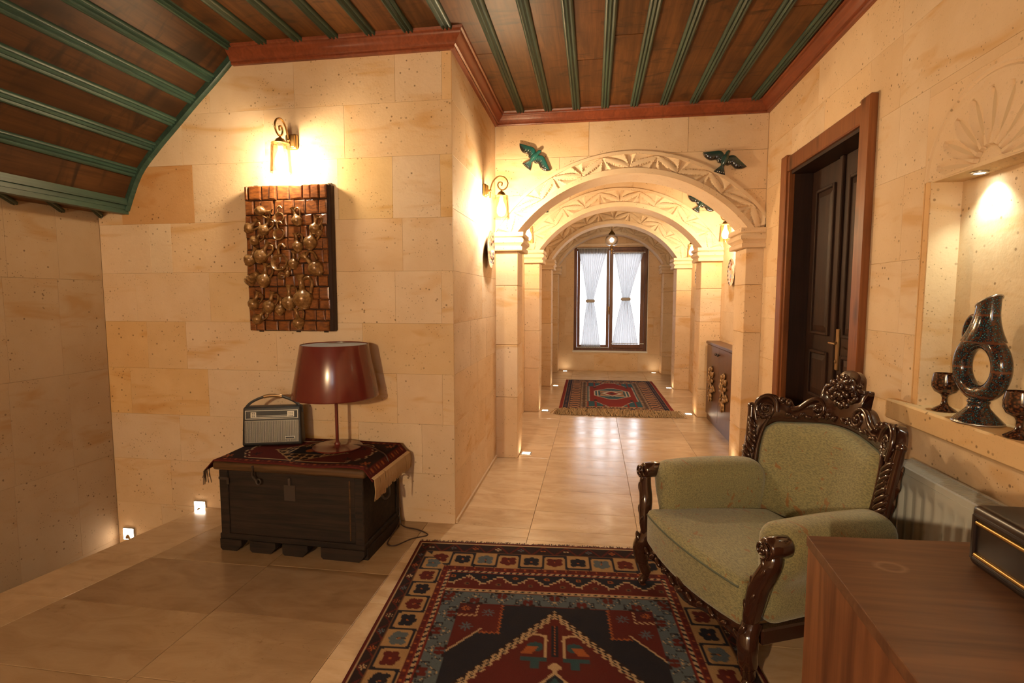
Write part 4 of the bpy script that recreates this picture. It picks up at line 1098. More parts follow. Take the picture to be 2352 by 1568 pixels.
hr = thing('hallway_rug', 'red and blue fringed rug lying in the corridor before the window', 'rug', (-.425, 8.60, 0), math.radians(.6))
rug_mesh('pile', 1.37, 2.40, .0085, paint_hall, lambda u, v: .010 + .004*np.sin(u*5+v*2)*np.sin(v*4), hr)
P = []
for k in range(900):
    x = rs.uniform(-.01, 1.38); l = rs.uniform(.10, .24); dx = rs.uniform(-.07,.07); P.append([(x,-2.36-.03*rs.rand(),.018),(x+dx*.4,-2.38-l*.35,.022+.030*rs.rand()),(x+dx*.8,-2.38-l*.75,.010+.022*rs.rand()),(x+dx*1.2,-2.38-l,.006)])
fringe('fringe', P, plain('tangled_cotton_fringe', (.36,.23,.105), .95), hr, .0042)

# ================================================================== CHEST GROUP
ch = thing('wooden_chest', 'old dark wooden chest with notched base under a patterned cloth', 'chest', (-1.553, 2.462, 0), -.025)
HW, DP = .405, .455
b = MB(); b.cbox(-HW, HW, 0, DP, .062, .440, .004); b.build('body', M['chest'], ch)
def strip(nm, *q, m='chest', par=None): 
    b = MB(); b.cbox(*q, .004); return b.build(nm, M[m], par or ch)
strip('corner_board', -HW-.006, -HW+.045, -.010, .002, .085, .438); strip('corner_board', HW-.040, HW+.006, -.010, .002, .085, .438)
strip('corner_board', HW-.002, HW+.008, -.010, .040, .085, .438); strip('corner_board', HW-.002, HW+.008, DP-.04, DP, .085, .438)
strip('panel_bead', HW-.075, HW-.066, -.006, .002, .10, .42, m='chest_edge')
strip('base_rail', -HW-.012, HW+.012, -.014, DP, .060, .090); 
for k, (a, c) in enumerate(((-.412,-.285),(-.235,-.085),(-.045,.10),(.175,.417))): 
    b = MB(); b.prism([(a,.062),(a,.012),(a+.012,0),(c-.03,0),(c,.034),(c,.062)], -.020, .03, lambda u, v, d: (u, d, v)); b.build('foot', M['chest'], ch)
for (a, c) in ((.05,.42),): 
    b = MB(); b.prism([(a-.04,.062),(a-.04,.0),(c,0),(c,.062)], HW-.03, HW+.018, lambda u, v, d: (d, u, v)); b.build('foot', M['chest'], ch)
b = MB(); b.rbox(HW+.028, DP/2+.02, .023, .016, 3, M=T(0, DP/2-.012, .464)); b.build('lid', M['chest_edge'], ch, 50)
b = MB(); b.tube(spline([(-.19,-.034,.478),(-.185,-.036,.46),(-.19,-.036,.43),(-.178,-.030,.405),(-.165,-.028,.395)],4), [.011]*3+[.009]*14, 6, flat=.45); b.tube([(-.165+.013*math.cos(a),-.026,.392+.015*math.sin(a)) for a in [2*PI*k/12 for k in range(12)]], .0035, 6, closed=True); b.build('hasp', M['iron'], ch, 50)
b = MB(); b.cbox(-.008,.008,-.010,.001,.375,.415,.003); b.cbox(-.035,.030,-.004,.001,.290,.375,.002); b.build('lock_plate', M['iron'], ch)
b = MB(); b.tube(spline([(HW+.004,.17,.30),(HW+.02,.175,.285),(HW+.030,.20,.255),(HW+.030,.26,.255),(HW+.02,.285,.285),(HW+.004,.29,.30)],4), .007, 7); b.ell((HW+.006,.17,.30),(.008,.014,.018)); b.ell((HW+.006,.29,.30),(.008,.014,.018)); b.build('side_handle', M['iron'], ch, 50)
b = MB(); b.cbox(-HW-.007,-HW+.055,-.013,-.009,.385,.40,.002); b.cbox(-HW+.04,-HW+.055,-.013,-.009,.36,.40,.002); b.build('corner_iron', M['iron'], ch)

cw, cl = .95, .478
cloth = thing('chest_cloth', 'dark red woven cloth with pale fringe spread over the chest', 'cloth', (-1.553, 2.462, 0), -.025)
def zcl(u, v):
    x = u-cw/2; over = np.maximum(np.abs(x)-.425, 0)
    return .4965 + .004*np.sin(u*13+1)*np.sin(v*9) - np.where(x < 0, over*1.0, over*1.1) + .004*np.exp(-((v-cl)/.05)**2)*np.sin(u*17)
o = rug_mesh('woven_mat', cw, cl, .0055, paint_chest, zcl, cloth, .008); o.location = (-cw/2, DP-.005, 0)
P = []
for k in range(260):
    y = DP-.01-rs.rand()*cl; l = rs.uniform(.05, .085)*(1.2 if y < .1 else 1); x = .462+.02; dy = rs.uniform(-.012,.012); P.append([(x-.012,y,.452),(x+.004,y+dy*.3,.445),(x+.010,y+dy*.7,.435-l*.5),(x+.006,y+dy,.435-l)])
fringe('fringe', P, M['fringe'], cloth, .0024)
P = []
for k in range(14):
    y = -.03+.05*rs.rand(); l = rs.uniform(.03,.08); P.append([(-.474,y,.442),(-.485,y,.43),(-.487+rs.uniform(-.01,.01),y+rs.uniform(-.01,.01),.43-l)])
fringe('fringe', P, M['fringe_dark'], cloth, .0022)

lm = thing('table_lamp', 'oxblood metal table lamp with drum shade on the chest', 'table lamp', (-1.440, 2.765, .4985))
b = MB(); b.lathe([(0,0),(.138,0),(.140,.003),(.136,.007),(.02,.012),(.014,.016),(0,.016)], 40); b.build('base', M['lampred'], lm, 40)
b = MB(); b.tube([(0,0,.012),(0,0,.33)], .0095, 14); b.lathe([(.016,.012),(.018,.02),(.012,.03),(.0095,.034)], 16); b.build('pole', M['lampred'], lm, 50)
b = MB(); b.lathe([(.236,.295),(.238,.297),(.239,.303),(.186,.588),(.184,.592),(.182,.588),(.234,.300),(.236,.295)], 56); sh = b.build('shade', M['lampred'], lm, 40)
b = MB(); b.lathe([(.2325,.302),(.1805,.586)], 48); b.build('shade_lining', M['shade_in'], sh, 60)
b = MB()
for k in range(3): b.tube([(0,0,.40),(.20*math.cos(2*PI*k/3+.4), .20*math.sin(2*PI*k/3+.4), .47)], .002, 5)
b.lathe([(.016,.33),(.018,.34),(.018,.39),(.012,.40)], 14); b.build('shade_carrier', M['iron'], lm, 50)
b = MB(); b.tube([(.045,-.02,.33),(.045,-.02,.268)], .0016, 5); b.ell((.045,-.02,.265),(.003,.003,.006)); b.build('pull_switch', M['iron'], lm, 50)
b = MB(); b.tube(spline([(-1.36,2.80,.505),(-1.26,2.77,.508),(-1.17,2.70,.510),(-1.105,2.665,.49),(-1.085,2.665,.42),(-1.100,2.72,.36),(-1.125,2.86,.30),(-1.13,2.90,.15),(-1.115,2.88,.03),(-1.08,2.86,.006),(-1.00,2.84,.005),(-.93,2.80,.005),(-.92,2.77,.005),(-.99,2.72,.005),(-1.05,2.63,.005),(-1.10,2.64,.005),(-1.115,2.74,.006),(-1.12,2.86,.02),(-1.128,2.91,.10)], 6), .0034, 6)
tag(b.build('lamp_cable', M['cord'], None, 60), 'thin brown cable running down the chest side onto the floor', 'cable')

rd = thing('transistor_radio', 'black portable radio with silver grille and carrying handle on the chest', 'radio', (-1.832, 2.765, .5005), math.radians(17))
b = MB()
def rfn(p):
    x, y, z = p; k = (z+.112)/.224; return (x*(1-.045*k), y*(1-.28*k)+.006*k, z)
b.rbox(.165, .045, .112, .012, 3, rfn, T(0, 0, .112)); b.build('case', M['black'], rd, 50)
def fr(z): return -.045*(1-.28*(z/.224))+.006*z/.224
tilt = math.atan2(fr(.2)-fr(.0), .2)
MF = lambda z: T(0, fr(z)-.001, z) @ RX(-tilt)
b = MB(); b.cbox(-.148,.148,-.004,.002,-.064,.064,.003, MF(.083)); 
g_ = b.build('speaker_grille', M['silver'], rd)
b = MB()
for k in range(58): x = -.143+.286*k/57; b.box(x-.0013,x+.0013,-.0058,-.0035,-.060,.060, MF(.083))
o = b.build('grille_rib', M['black'], g_); o['kind'] = 'stuff'
b = MB(); b.cbox(.070,.128,-.008,-.004,-.046,-.030,.002, MF(.083)); b.build('badge', M['silver'], g_)
b = MB(); b.cbox(.076,.122,-.009,-.006,-.042,-.034,.001, MF(.083)); b.build('badge_inlay', M['black'], g_)
b = MB()
for q in ((-.144,.144,.0215,.0245),(-.144,.144,-.0245,-.0215),(-.144,-.141,-.0215,.0215),(.141,.144,-.0215,.0215)): b.box(q[0],q[1],-.005,.001,q[2],q[3], MF(.180))
dl = b.build('dial_bezel', M['silver'], rd)
b = MB(); b.box(-.141,.141,-.0015,.001,-.0215,.0215, MF(.180)); b.build('dial_glass', M['black'], dl)
b = MB()
for q in ((-.115,-.085,-.017,.015),(.085,.122,-.016,.016),(-.085,.085,-.0165,-.013),(-.085,.085,-.0075,-.0055)): b.box(q[0],q[1],-.003,-.0015,q[2],q[3], MF(.180))
b.build('dial_scale', M['silver'], dl)
b = MB()
for xx in (-.105,-.095,.095,.105,.113):
    for zz in (-.010,.0,.009): b.box(xx-.003,xx+.003,-.0042,-.003,zz-.002,zz+.002, MF(.180))
b.build('dial_marking', M['black'], dl)
b = MB(); hp = spline([(-.158,0,.185),(-.150,0,.215),(-.115,0,.250),(-.05,0,.278),(.0,0,.284),(.05,0,.278),(.115,0,.250),(.150,0,.215),(.158,0,.185)], 5); b.tube(hp, [.006]*len(hp), 6, flat=1.4); h_ = b.build('handle', M['black'], rd, 50)
b = MB(); b.tube([p for p in hp if abs(p[0]) < .058], .0078, 8, flat=1.3); b.build('handle_sleeve', M['bronze'], h_, 50)

# ================================================================== RELIEF PICTURE
PW, PH = .548, .856
rp = thing('relief_picture', 'bronze coloured relief panel of jugs on a stone wall', 'relief picture', (-1.787, YB, 1.580-PH/2))
def px2(cx, cy): return ((cx-135)/830*PW - PW/2, (1-(cy-120)/1355)*PH)
b = MB(); b.cbox(-PW/2, PW/2, -.050, -.004, 0, PH, .006); b.build('backboard', M['door'], rp)
n = NT('relief_brick_lacquer'); v = n.obj(); f = n.noise(n.scale(v, (30,30,90)), 1.0, 4)
M['rbrick'] = n.fin(n.mix(n.ramp(f, [(.38,(0,0,0)),(.62,(1,1,1))]), (.25,.085,.022), (.12,.038,.012)), .30, spec=.5)
n = NT('relief_jug_lacquer'); v = n.obj(False); g_ = n.n('NewGeometry'); f = n.noise(v, 60, 3)
M['rjug'] = n.fin(n.mix(n.ramp(f, [(.40,(0,0,0)),(.65,(1,1,1))]), (.17,.078,.024), (.34,.185,.066)), .28, .2, spec=.5); n.bump(n.noise(v, 80, 3), .2, .003)
rs2 = np.random.RandomState(21); zr = 0; row = 0
hs_ = [.062,.068,.060,.075,.066,.072,.080,.066,.072,.064,.086,.085]
for hh in hs_:
    x = -PW/2+.004; 
    if row % 2: x -= .03
    while x < PW/2-.025:
        wd = rs2.uniform(.045,.088); x1 = min(x+wd, PW/2-.020); x0 = max(x, -PW/2+.004)
        if x1-x0 > .02:
            d = .056+rs2.uniform(0,.010); g = .003; b = MB(); j = lambda: rs2.uniform(-.0025,.0025)
            V = [(x0+g,-.048,zr+g),(x1-g,-.048,zr+g),(x1-g,-.048,zr+hh-g),(x0+g,-.048,zr+hh-g)]
            V += [(p[0]+j(),-d+.005,p[2]+j()) for p in V] 
            V += [(x0+g+.006+j(),-d+j(),zr+g+.006+j()),(x1-g-.006+j(),-d+j(),zr+g+.006+j()),(x1-g-.006+j(),-d+j(),zr+hh-g-.006+j()),(x0+g+.006+j(),-d+j(),zr+hh-g-.006+j())]
            b.add(V, [(8,9,10,11)]+[(k,(k+1)%4,4+(k+1)%4,4+k) for k in range(4)]+[(4+k,4+(k+1)%4,8+(k+1)%4,8+k) for k in range(4)]); b.build('relief_stone', M['rbrick'], rp)
        x += wd
    zr += hh; row += 1
def rjug(cx, cy, s, ang, kind=0):
    x, z = px2(cx, cy); s *= 1.2*PW/830; b = MB()
    A = T(x, -.066, z) @ RY(math.radians(90-ang)) @ Matrix.Scale(s, 4)
    if kind == 0:
        b.lathe([(.30,-1.05),(.42,-1.0),(.40,-.9),(.75,-.55),(.92,-.1),(.80,.35),(.42,.62),(.27,.85),(.24,1.45),(.34,1.85),(.50,2.05),(.42,2.05),(.26,1.85)], 14, A)
        b.tube([tuple(A @ Vector(p)) for p in spline([(.30,-.1,1.65),(.80,-.1,1.75),(1.08,-.1,1.25),(.82,-.1,.40)],4)], .15*s, 6)
    elif kind == 1:      # open bowl seen from its mouth
        A2 = T(x, -.060, z) @ RX(math.radians(-78)) @ Matrix.Scale(s, 4)
        A2 = T(x, -.062, z) @ RX(math.radians(80)) @ Matrix.Scale(s, 4)
        b.lathe([(.2,-.55),(.7,-.4),(1.0,.0),(1.08,.35),(.98,.45),(.78,.30),(.68,-.1),(.3,-.3),(0,-.32)], 20, A2)
        b.tube([tuple(T(x,-.085,z) @ Vector(p)) for p in spline([(.15*s,0,.95*s),(.05*s,0,1.7*s),(.5*s,0,2.1*s),(.95*s,0,1.7*s)],4)], .16*s, 6)
    else:                # ribbed bottle
        b.lathe([(.3,-1.1),(.6,-1.0),(.75,-.8),(.58,-.62),(.76,-.4),(.60,-.2),(.72,.05),(.52,.22),(.58,.42),(.36,.58),(.3,.95),(.46,1.1),(.3,1.1)], 14, A)
        b.tube([tuple(A @ Vector(p)) for p in spline([(.35,-.1,.95),(.8,-.1,.9),(.95,-.1,.45),(.65,-.1,.0)],4)], .12*s, 6)
    b.build('relief_jug', M['rjug'], rp, 60)
for a_ in ((310,355,44,-5),(195,505,46,42),(335,525,48,58),(240,622,42,48),(655,445,46,110),(822,520,46,80),(780,645,58,78),(655,680,46,100),(300,765,60,60),(185,800,52,62),(610,840,44,90),(815,885,66,135),(315,990,60,80),(545,930,28,90),(690,1165,84,96),(555,1200,62,90),(358,1238,56,74),(462,1270,44,84),(205,1215,50,66),(240,1360,46,50),(638,1390,52,100),(860,560,30,95)): rjug(*a_)
rjug(485,425,40,0,1); rjug(478,575,44,0,1); rjug(478,835,64,0,1); rjug(490,955,30,0,1); rjug(205,975,58,45,2)
b = MB()
for q in ((-.225,0),(.02,0),(.20,0),(-.225,PH),(.25,PH)):
    s_ = -1 if q[1] == 0 else 1
    b.box(q[0]-.012,q[0]+.012,-.012,-.002,q[1]-.004,q[1]+s_*.012) if s_ > 0 else b.box(q[0]-.012,q[0]+.012,-.012,-.002,q[1]-.010,q[1]+.004)
b.build('hanging_clip', M['iron'], rp)

# ================================================================== NICHE THINGS
JZ = NZ0
n = NT('patterned_dark_glaze'); v = n.obj(False)
c = n.ramp(n.vor(v, 150, 'Distance'), [(.18,(.05,.17,.20)),(.34,(.012,.020,.030)),(.52,(.014,.012,.016)),(.70,(.085,.030,.016))])
zz_ = n.n('SeparateXYZ'); n.link(v, zz_.inputs[0]); bd = n.ramp(n.math('FRACT', n.math('MULTIPLY', zz_.outputs[2], 11.0)), [(.06,(1,1,1)),(.09,(0,0,0))])
M['jug'] = n.fin(n.mix(bd, c, (.13,.045,.022)), .10, spec=.6, coat=.5)
n = NT('patterned_brown_glaze'); v = n.obj(False)
M['gob'] = n.fin(n.ramp(n.vor(v, 120, 'Distance'), [(.20,(.15,.055,.022)),(.40,(.085,.028,.012)),(.6,(.022,.010,.008))]), .12, spec=.6, coat=.4)
jg = thing('ring_jug', 'dark glazed ring-shaped ceramic jug with patterned body in the niche', 'jug', (1.300, 1.985, JZ), math.radians(-84))
# local: ring lies in the x-z plane
def part(nm, b, sm=60, seed=1): return b.build(nm, M['jug'], jg, sm)
b = MB(); b.lathe([(.070,0),(.071,.006),(.066,.012),(.046,.034),(.032,.052),(.028,.066),(.031,.070),(.031,.076),(.026,.082)], 40); part('foot', b)
b = MB(); R1, r1 = .086, .029; zc0 = .082+.024+R1
b.add([( (R1+r1*math.cos(q))*math.cos(p)*.92, r1*1.0*math.sin(q), zc0+(R1+r1*math.cos(q))*math.sin(p)*1.05) for p in [2*PI*k/64 for k in range(64)] for q in [2*PI*j/20 for j in range(20)]],
      [(k*20+j, k*20+(j+1)%20, ((k+1)%64)*20+(j+1)%20, ((k+1)%64)*20+j) for k in range(64) for j in range(20)]); part('ring_body', b, 80)
b = MB(); top = zc0+R1*1.05
def neck(u, v):
    a = 2*PI*u; k = v; r = .040*(1-k)**2+.029+.006*k; x = r*math.cos(a)*(1+.12*k); y = r*.82*math.sin(a); z = top-.005+.135*k + (.022*math.cos(a)*k if k > .85 else 0)
    return (x+.012*k, y, z)
b.grid(neck, 28, 16); part('neck', b, 60, 3)
b = MB(); b.tube([neck(k/28, 1.0) for k in range(28)], .003, 6, closed=True); b.build('silver_lip', M['steel'], jg, 60)
b = MB(); b.tube(spline([(-.030,0,top+.075),(-.052,0,top+.078),(-.074,0,top+.045),(-.078,0,top+.005),(-.066,0,top-.03)],5), .0085, 8); part('handle', b)
b = MB(); b.tube([(.070*math.cos(2*PI*k/40), .070*math.sin(2*PI*k/40), .004) for k in range(40)], .0028, 6, closed=True); b.build('silver_foot_rim', M['steel'], jg, 60)
def goblet(label, x, y):
    b = MB(); b.lathe([(0,0),(.037,0),(.038,.004),(.030,.010),(.014,.022),(.009,.036),(.009,.050),(.014,.062),(.034,.074),(.043,.092),(.043,.112),(.038,.142),(.036,.142),(.040,.112),(.039,.095),(.030,.080),(0,.072)], 32)
    o = b.build('ceramic_goblet', M['gob'], None, 40); o.location = (x, y, JZ)
    tag(o, label, 'goblet', 'brown goblets beside the ring jug')
goblet('brown ceramic goblet at the inner corner of the niche, behind the jug', 1.312, 2.178)
goblet('brown ceramic goblet in front of the ring jug, cut by the picture edge', 1.285, 1.785)

# ================================================================== RADIATOR
ra = thing('panel_radiator', 'white ribbed panel radiator below the niche', 'radiator', (XR, 1.62, 0))
RY0, RY1, RZ0, RZ1 = -.62, .62, .14, .715; RF = -.125
def rfront(u, v):
    y = RY0 + (RY1-RY0)*u; z = RZ0 + (RZ1-RZ0)*v
    k = (y/.052) % 1; w_ = min(1, max(0, (.5-abs(k-.5))*6-.6)); e = min(1, max(0, min((v-.06)*28, (.90-v)*28)))
    return (RF + .012*w_*e, y, z)
b = MB(); b.grid(rfront, 240, 30); b.build('front_panel', M['radiator'], ra, 40)
b = MB(); b.cbox(RF+.001, -.028, RY0-.004, RY0+.004, RZ0, RZ1, .002); b.cbox(RF+.001, -.028, RY1-.004, RY1+.004, RZ0, RZ1, .002); b.box(-.034,-.028,RY0,RY1,RZ0,RZ1); b.build('side_cover', M['radiator'], ra)
b = MB(); b.box(RF-.001,RF+.012,RY0,RY1,RZ1-.004,RZ1+.006); b.box(-.038,-.028,RY0,RY1,RZ1-.004,RZ1+.006); b.box(RF-.003,RF,RY0,RY1,RZ1-.022,RZ1-.016); tp = b.build('top_rail', M['radiator'], ra)
b = MB(); k = RY0
while k < RY1: b.box(RF+.010,-.036,k,k+.0055,RZ1-.002,RZ1+.003); k += .0115
o = b.build('grille_slat', M['radiator'], tp); o['kind'] = 'stuff'
b = MB(); b.box(-.03,-.002,-.4,-.36,.3,.6); b.box(-.03,-.002,.36,.40,.3,.6); b.tube([(-.07,RY0+.03,.15),(-.07,RY0+.03,.0)],.008,8); b.tube([(-.07,RY1-.03,.15),(-.07,RY1-.03,.0)],.008,8); b.build('wall_bracket', M['steel'], ra)

# ================================================================== SIDEBOARD AND BOX
SZ = .75
sq = [(.542,1.385),(.475,.30),(1.13,.30),(1.13,1.42)]
sb = thing('sideboard', 'walnut-brown laminate sideboard in the right foreground', 'sideboard', (.80, .85, 0))
def S_(u, v, d): return (u-.80, v-.85, d)
n = NT('walnut_laminate_top'); v = n.obj(False); g = n.noise(n.scale(v, (1.1,19,19)), 1.0, 5, .6, 1.0); g2 = n.noise(n.scale(v, (5,90,60)), 1.0, 3)
f = n.math('ADD', n.math('MULTIPLY', g, .75), n.math('MULTIPLY', g2, .25)); c = n.mix(n.ramp(f, [(.36,(0,0,0)),(.62,(1,1,1))]), (.185,.086,.043), (.095,.041,.022))
xyz = n.n('SeparateXYZ'); n.link(v, xyz.inputs[0]); dx = n.math('SUBTRACT', xyz.outputs[0], -.135); dy = n.math('SUBTRACT', xyz.outputs[1], .395)
rr = n.math('SQRT', n.math('ADD', n.math('POWER', n.math('MULTIPLY', dx, .75), 2.0), n.math('POWER', dy, 2.0))); rr = n.math('ADD', rr, n.math('MULTIPLY', n.noise(v, 60, 2), .006))
ring = n.ramp(n.math('ABSOLUTE', n.math('SUBTRACT', rr, .024)), [(.0015,(1,1,1)),(.006,(0,0,0))]); c = n.mix(n.math('MULTIPLY', ring, .28), c, (.45,.32,.22))
M['walnut_top'] = n.fin(c, .36, spec=.4)
b = MB(); V = [S_(x, y, SZ-.026) for x, y in sq] + [S_(x, y, SZ) for x, y in sq]; b.add(V, [(3,2,1,0),(4,5,6,7)]+[(k,(k+1)%4,4+(k+1)%4,4+k) for k in range(4)]); o = b.build('top', M['walnut_top'], sb)
bv = o.modifiers.new('edge', 'BEVEL'); bv.width = .002; bv.segments = 2
def panel(nm, p0, p1, th_, z0, z1, m='walnut'):
    d = Vector((p1[0]-p0[0], p1[1]-p0[1])).normalized(); n_ = Vector((-d.y, d.x))*th_
    q = [p0, p1, (p1[0]+n_.x, p1[1]+n_.y), (p0[0]+n_.x, p0[1]+n_.y)]
    b = MB(); b.prism(q, z0, z1, S_); return b.build(nm, M[m], sb)
panel('side_panel', (.545,1.38), (.480,.305), .020, .011, SZ-.027)
panel('back_panel', (1.125,1.412), (.568,1.380), .016, .03, SZ-.027)
panel('end_panel', (.50,.306), (1.12,.306), .018, .011, SZ-.027)
panel('inner_panel', (1.128,.31), (1.128,1.405), .018, 0, SZ-.027)
panel('shelf', (.56,1.33), (.50,.33), .55, .30, .318)

bx2 = thing('wooden_radio_box', 'dark lacquered wooden box with two brass strips on the sideboard', 'box', (.995, 1.02, SZ))
b = MB(); b.rbox(.148, .275, .070, .016, 4, M=T(0,0,.0705)); b.build('body', M['darkbox'], bx2, 50)
b = MB()
for q in ((-.255,.255,.112,.122),(-.255,.255,.018,.028),(-.262,-.250,.018,.122),(.250,.262,.018,.122)): b.cbox(-.153,-.144,q[0],q[1],q[2],q[3],.003)
b.build('front_frame', M['darkbox'], bx2)
for zz in (.105, .032):
    b = MB(); b.tube([(-.150,-.246,zz),(-.150,.246,zz)], .0055, 8); b.build('brass_strip', M['brass'], bx2, 60)

# ================================================================== ARMCHAIR
CA = math.atan2(-.9182, .3961)
ac = thing('carved_armchair', 'green upholstered armchair with dark carved wooden frame', 'armchair', (.256+.3961*.38, 2.476-.9182*.38, 0), CA)
# local: x across (minus = far side), y towards the back, z up
def bs(u, z, d=0):
    # curved, leaning back surface; d = distance in front of it
    sl = -1.1*u; n_ = Vector((-sl*-1, -1, .18)).normalized()
    y = .665 - .85*u*u + (z-.45)*.20
    p = Vector((u*.93-.022, y, z)) + Vector((-1.7*u*.0, 0, 0))
    nn = Vector((-1.7*u, -1, .20)).normalized()
    p += nn*d; return (p.x, p.y, p.z)
def seat(p):
    x, y, z = p; k = (y+.30)/.60
    x *= 1.10-.30*k
    yy = y - .035*(1-(x/.33)**2)*(1-k)
    zz = z + (.022*(1-(x/.34)**2)*(1-(y/.32)**2) if z > 0 else 0) - (.0 if z > 0 else .012*(1-(x/.33)**2))
    return (x, yy+.275, zz+.300-.030*k)
b = MB(); b.rbox(.305, .30, .084, .030, 8, seat); b.build('seat_cushion', M['fabric'], ac, 80)
def pip(pts, nm='piping', par=None):
    b = MB(); b.tube(pts, .0045, 6); b.build(nm, M['piping'], par or ac, 80)
pip([seat((x_, -.298, .058)) for x_ in np.linspace(-.285,.285,24)]); 
for sg in (-1, 1):
    def armf(p, sg=sg):
        x, y, z = p; k = (z+.17)/.34; f = (y+.265)/.53
        roll = 1/(1+math.exp(-(k-.52)*14))
        x = x*(.60+.68*roll) + .030*roll - .012
        x -= .030*f*f
        z2 = z*1.08 + .012*math.sin(PI*f) - .012*f
        return (sg*(x+.338), y+.315, z2+.400)
    b = MB(); b.rbox(.070, .265, .170, .064, 8, armf); b.build('armrest', M['fabric'], ac, 80)
def padf(u, v):
    # v: 0 bottom..1 top; u -1..1
    uu = (u*2-1); W_ = .335 + .012*v
    zt_ = .770 + .018*math.cos(uu*PI*1.0) - .05*(max(0, abs(uu)-.80)/.20)**2
    z = .33 + (zt_-.33)*v; e = (1-abs(uu)**5)*(1-abs(2*v-1)**7)
    return bs(uu*W_, z, .012 + .055*max(0, e)**.6)
b = MB(); b.grid(padf, 40, 36); b.build('back_cushion', M['fabric'], ac, 80)
pip([padf(0, v) for v in np.linspace(0,1,16)] + [padf(u, 1) for u in np.linspace(0,1,40)][1:] + [padf(1, v) for v in np.linspace(1,0,16)][1:])
# wooden back frame: outer outline, mirrored
half = [(.0,1.035),(.035,1.028),(.060,1.005),(.068,.965),(.085,.955),(.112,.965),(.118,.948),(.095,.925),(.080,.905),(.11,.898),(.150,.888),(.185,.860),(.215,.838),(.245,.838),(.262,.862),(.285,.872),(.305,.855),(.33,.878),(.362,.880),(.392,.855),(.402,.81),(.398,.76),(.412,.735),(.404,.70),(.414,.67),(.400,.635),(.405,.60),(.388,.56),(.380,.52)]
inner = [(.345,.50),(.350,.60),(.345,.68),(.318,.738),(.25,.756),(.16,.762),(.08,.776),(0,.784)]
def frame_mesh(sg):
    # strip between outer and inner curves
    O = spline([(x*1.0, 0, z) for x, z in half], 4); I = spline([(x, 0, z) for x, z in inner[::-1]], 10)
    n = 120; V = []; F = []
    def samp(L, t):
        k = t*(len(L)-1); i = min(int(k), len(L)-2); f = k-i; return (L[i][0]*(1-f)+L[i+1][0]*f, L[i][2]*(1-f)+L[i+1][2]*f)
    m = 6
    for i in range(n+1):
        t = i/n; a = samp(O, t); c = samp(I, t**1.0)
        for j in range(m+1):
            f = j/m; x = a[0]*(1-f)+c[0]*f; z = a[1]*(1-f)+c[1]*f
            h = .012 + .012*math.sin(PI*f) if 0 < j < m else .004
            V.append(bs(sg*x, z, h))
        V.append(bs(sg*a[0], a[1], -.022)); V.append(bs(sg*c[0], c[1], -.022))
    q = m+3
    for i in range(n):
        for j in range(m): F.append((i*q+j, i*q+j+1, (i+1)*q+j+1, (i+1)*q+j))
        F += [(i*q, (i+1)*q, (i+1)*q+m+1, i*q+m+1), (i*q+m, (i+1)*q+m, (i+1)*q+m+2, i*q+m+2), (i*q+m+1, (i+1)*q+m+1, (i+1)*q+m+2, i*q+m+2)]
    return V, F
b = MB()
for sg in (1, -1): V, F = frame_mesh(sg); b.add(V, F)
bf = b.build('back_frame', M['chairwood'], ac, 60)
def spiral(cx, cz, r0, turns, a0, dirn, n=26, end=.22):
    return [(cx + r0*(1-(1-end)*k/n)*math.cos(a0+dirn*2*PI*turns*k/n), cz + r0*(1-(1-end)*k/n)*math.sin(a0+dirn*2*PI*turns*k/n)) for k in range(n+1)]
def relief(b, pts, r, sg, d=.024, taper=True):
    n = len(pts); b.tube([bs(sg*x, z, d) for x, z in pts], [r*(1-.45*k/n) if taper else r for k in range(n)], 7)
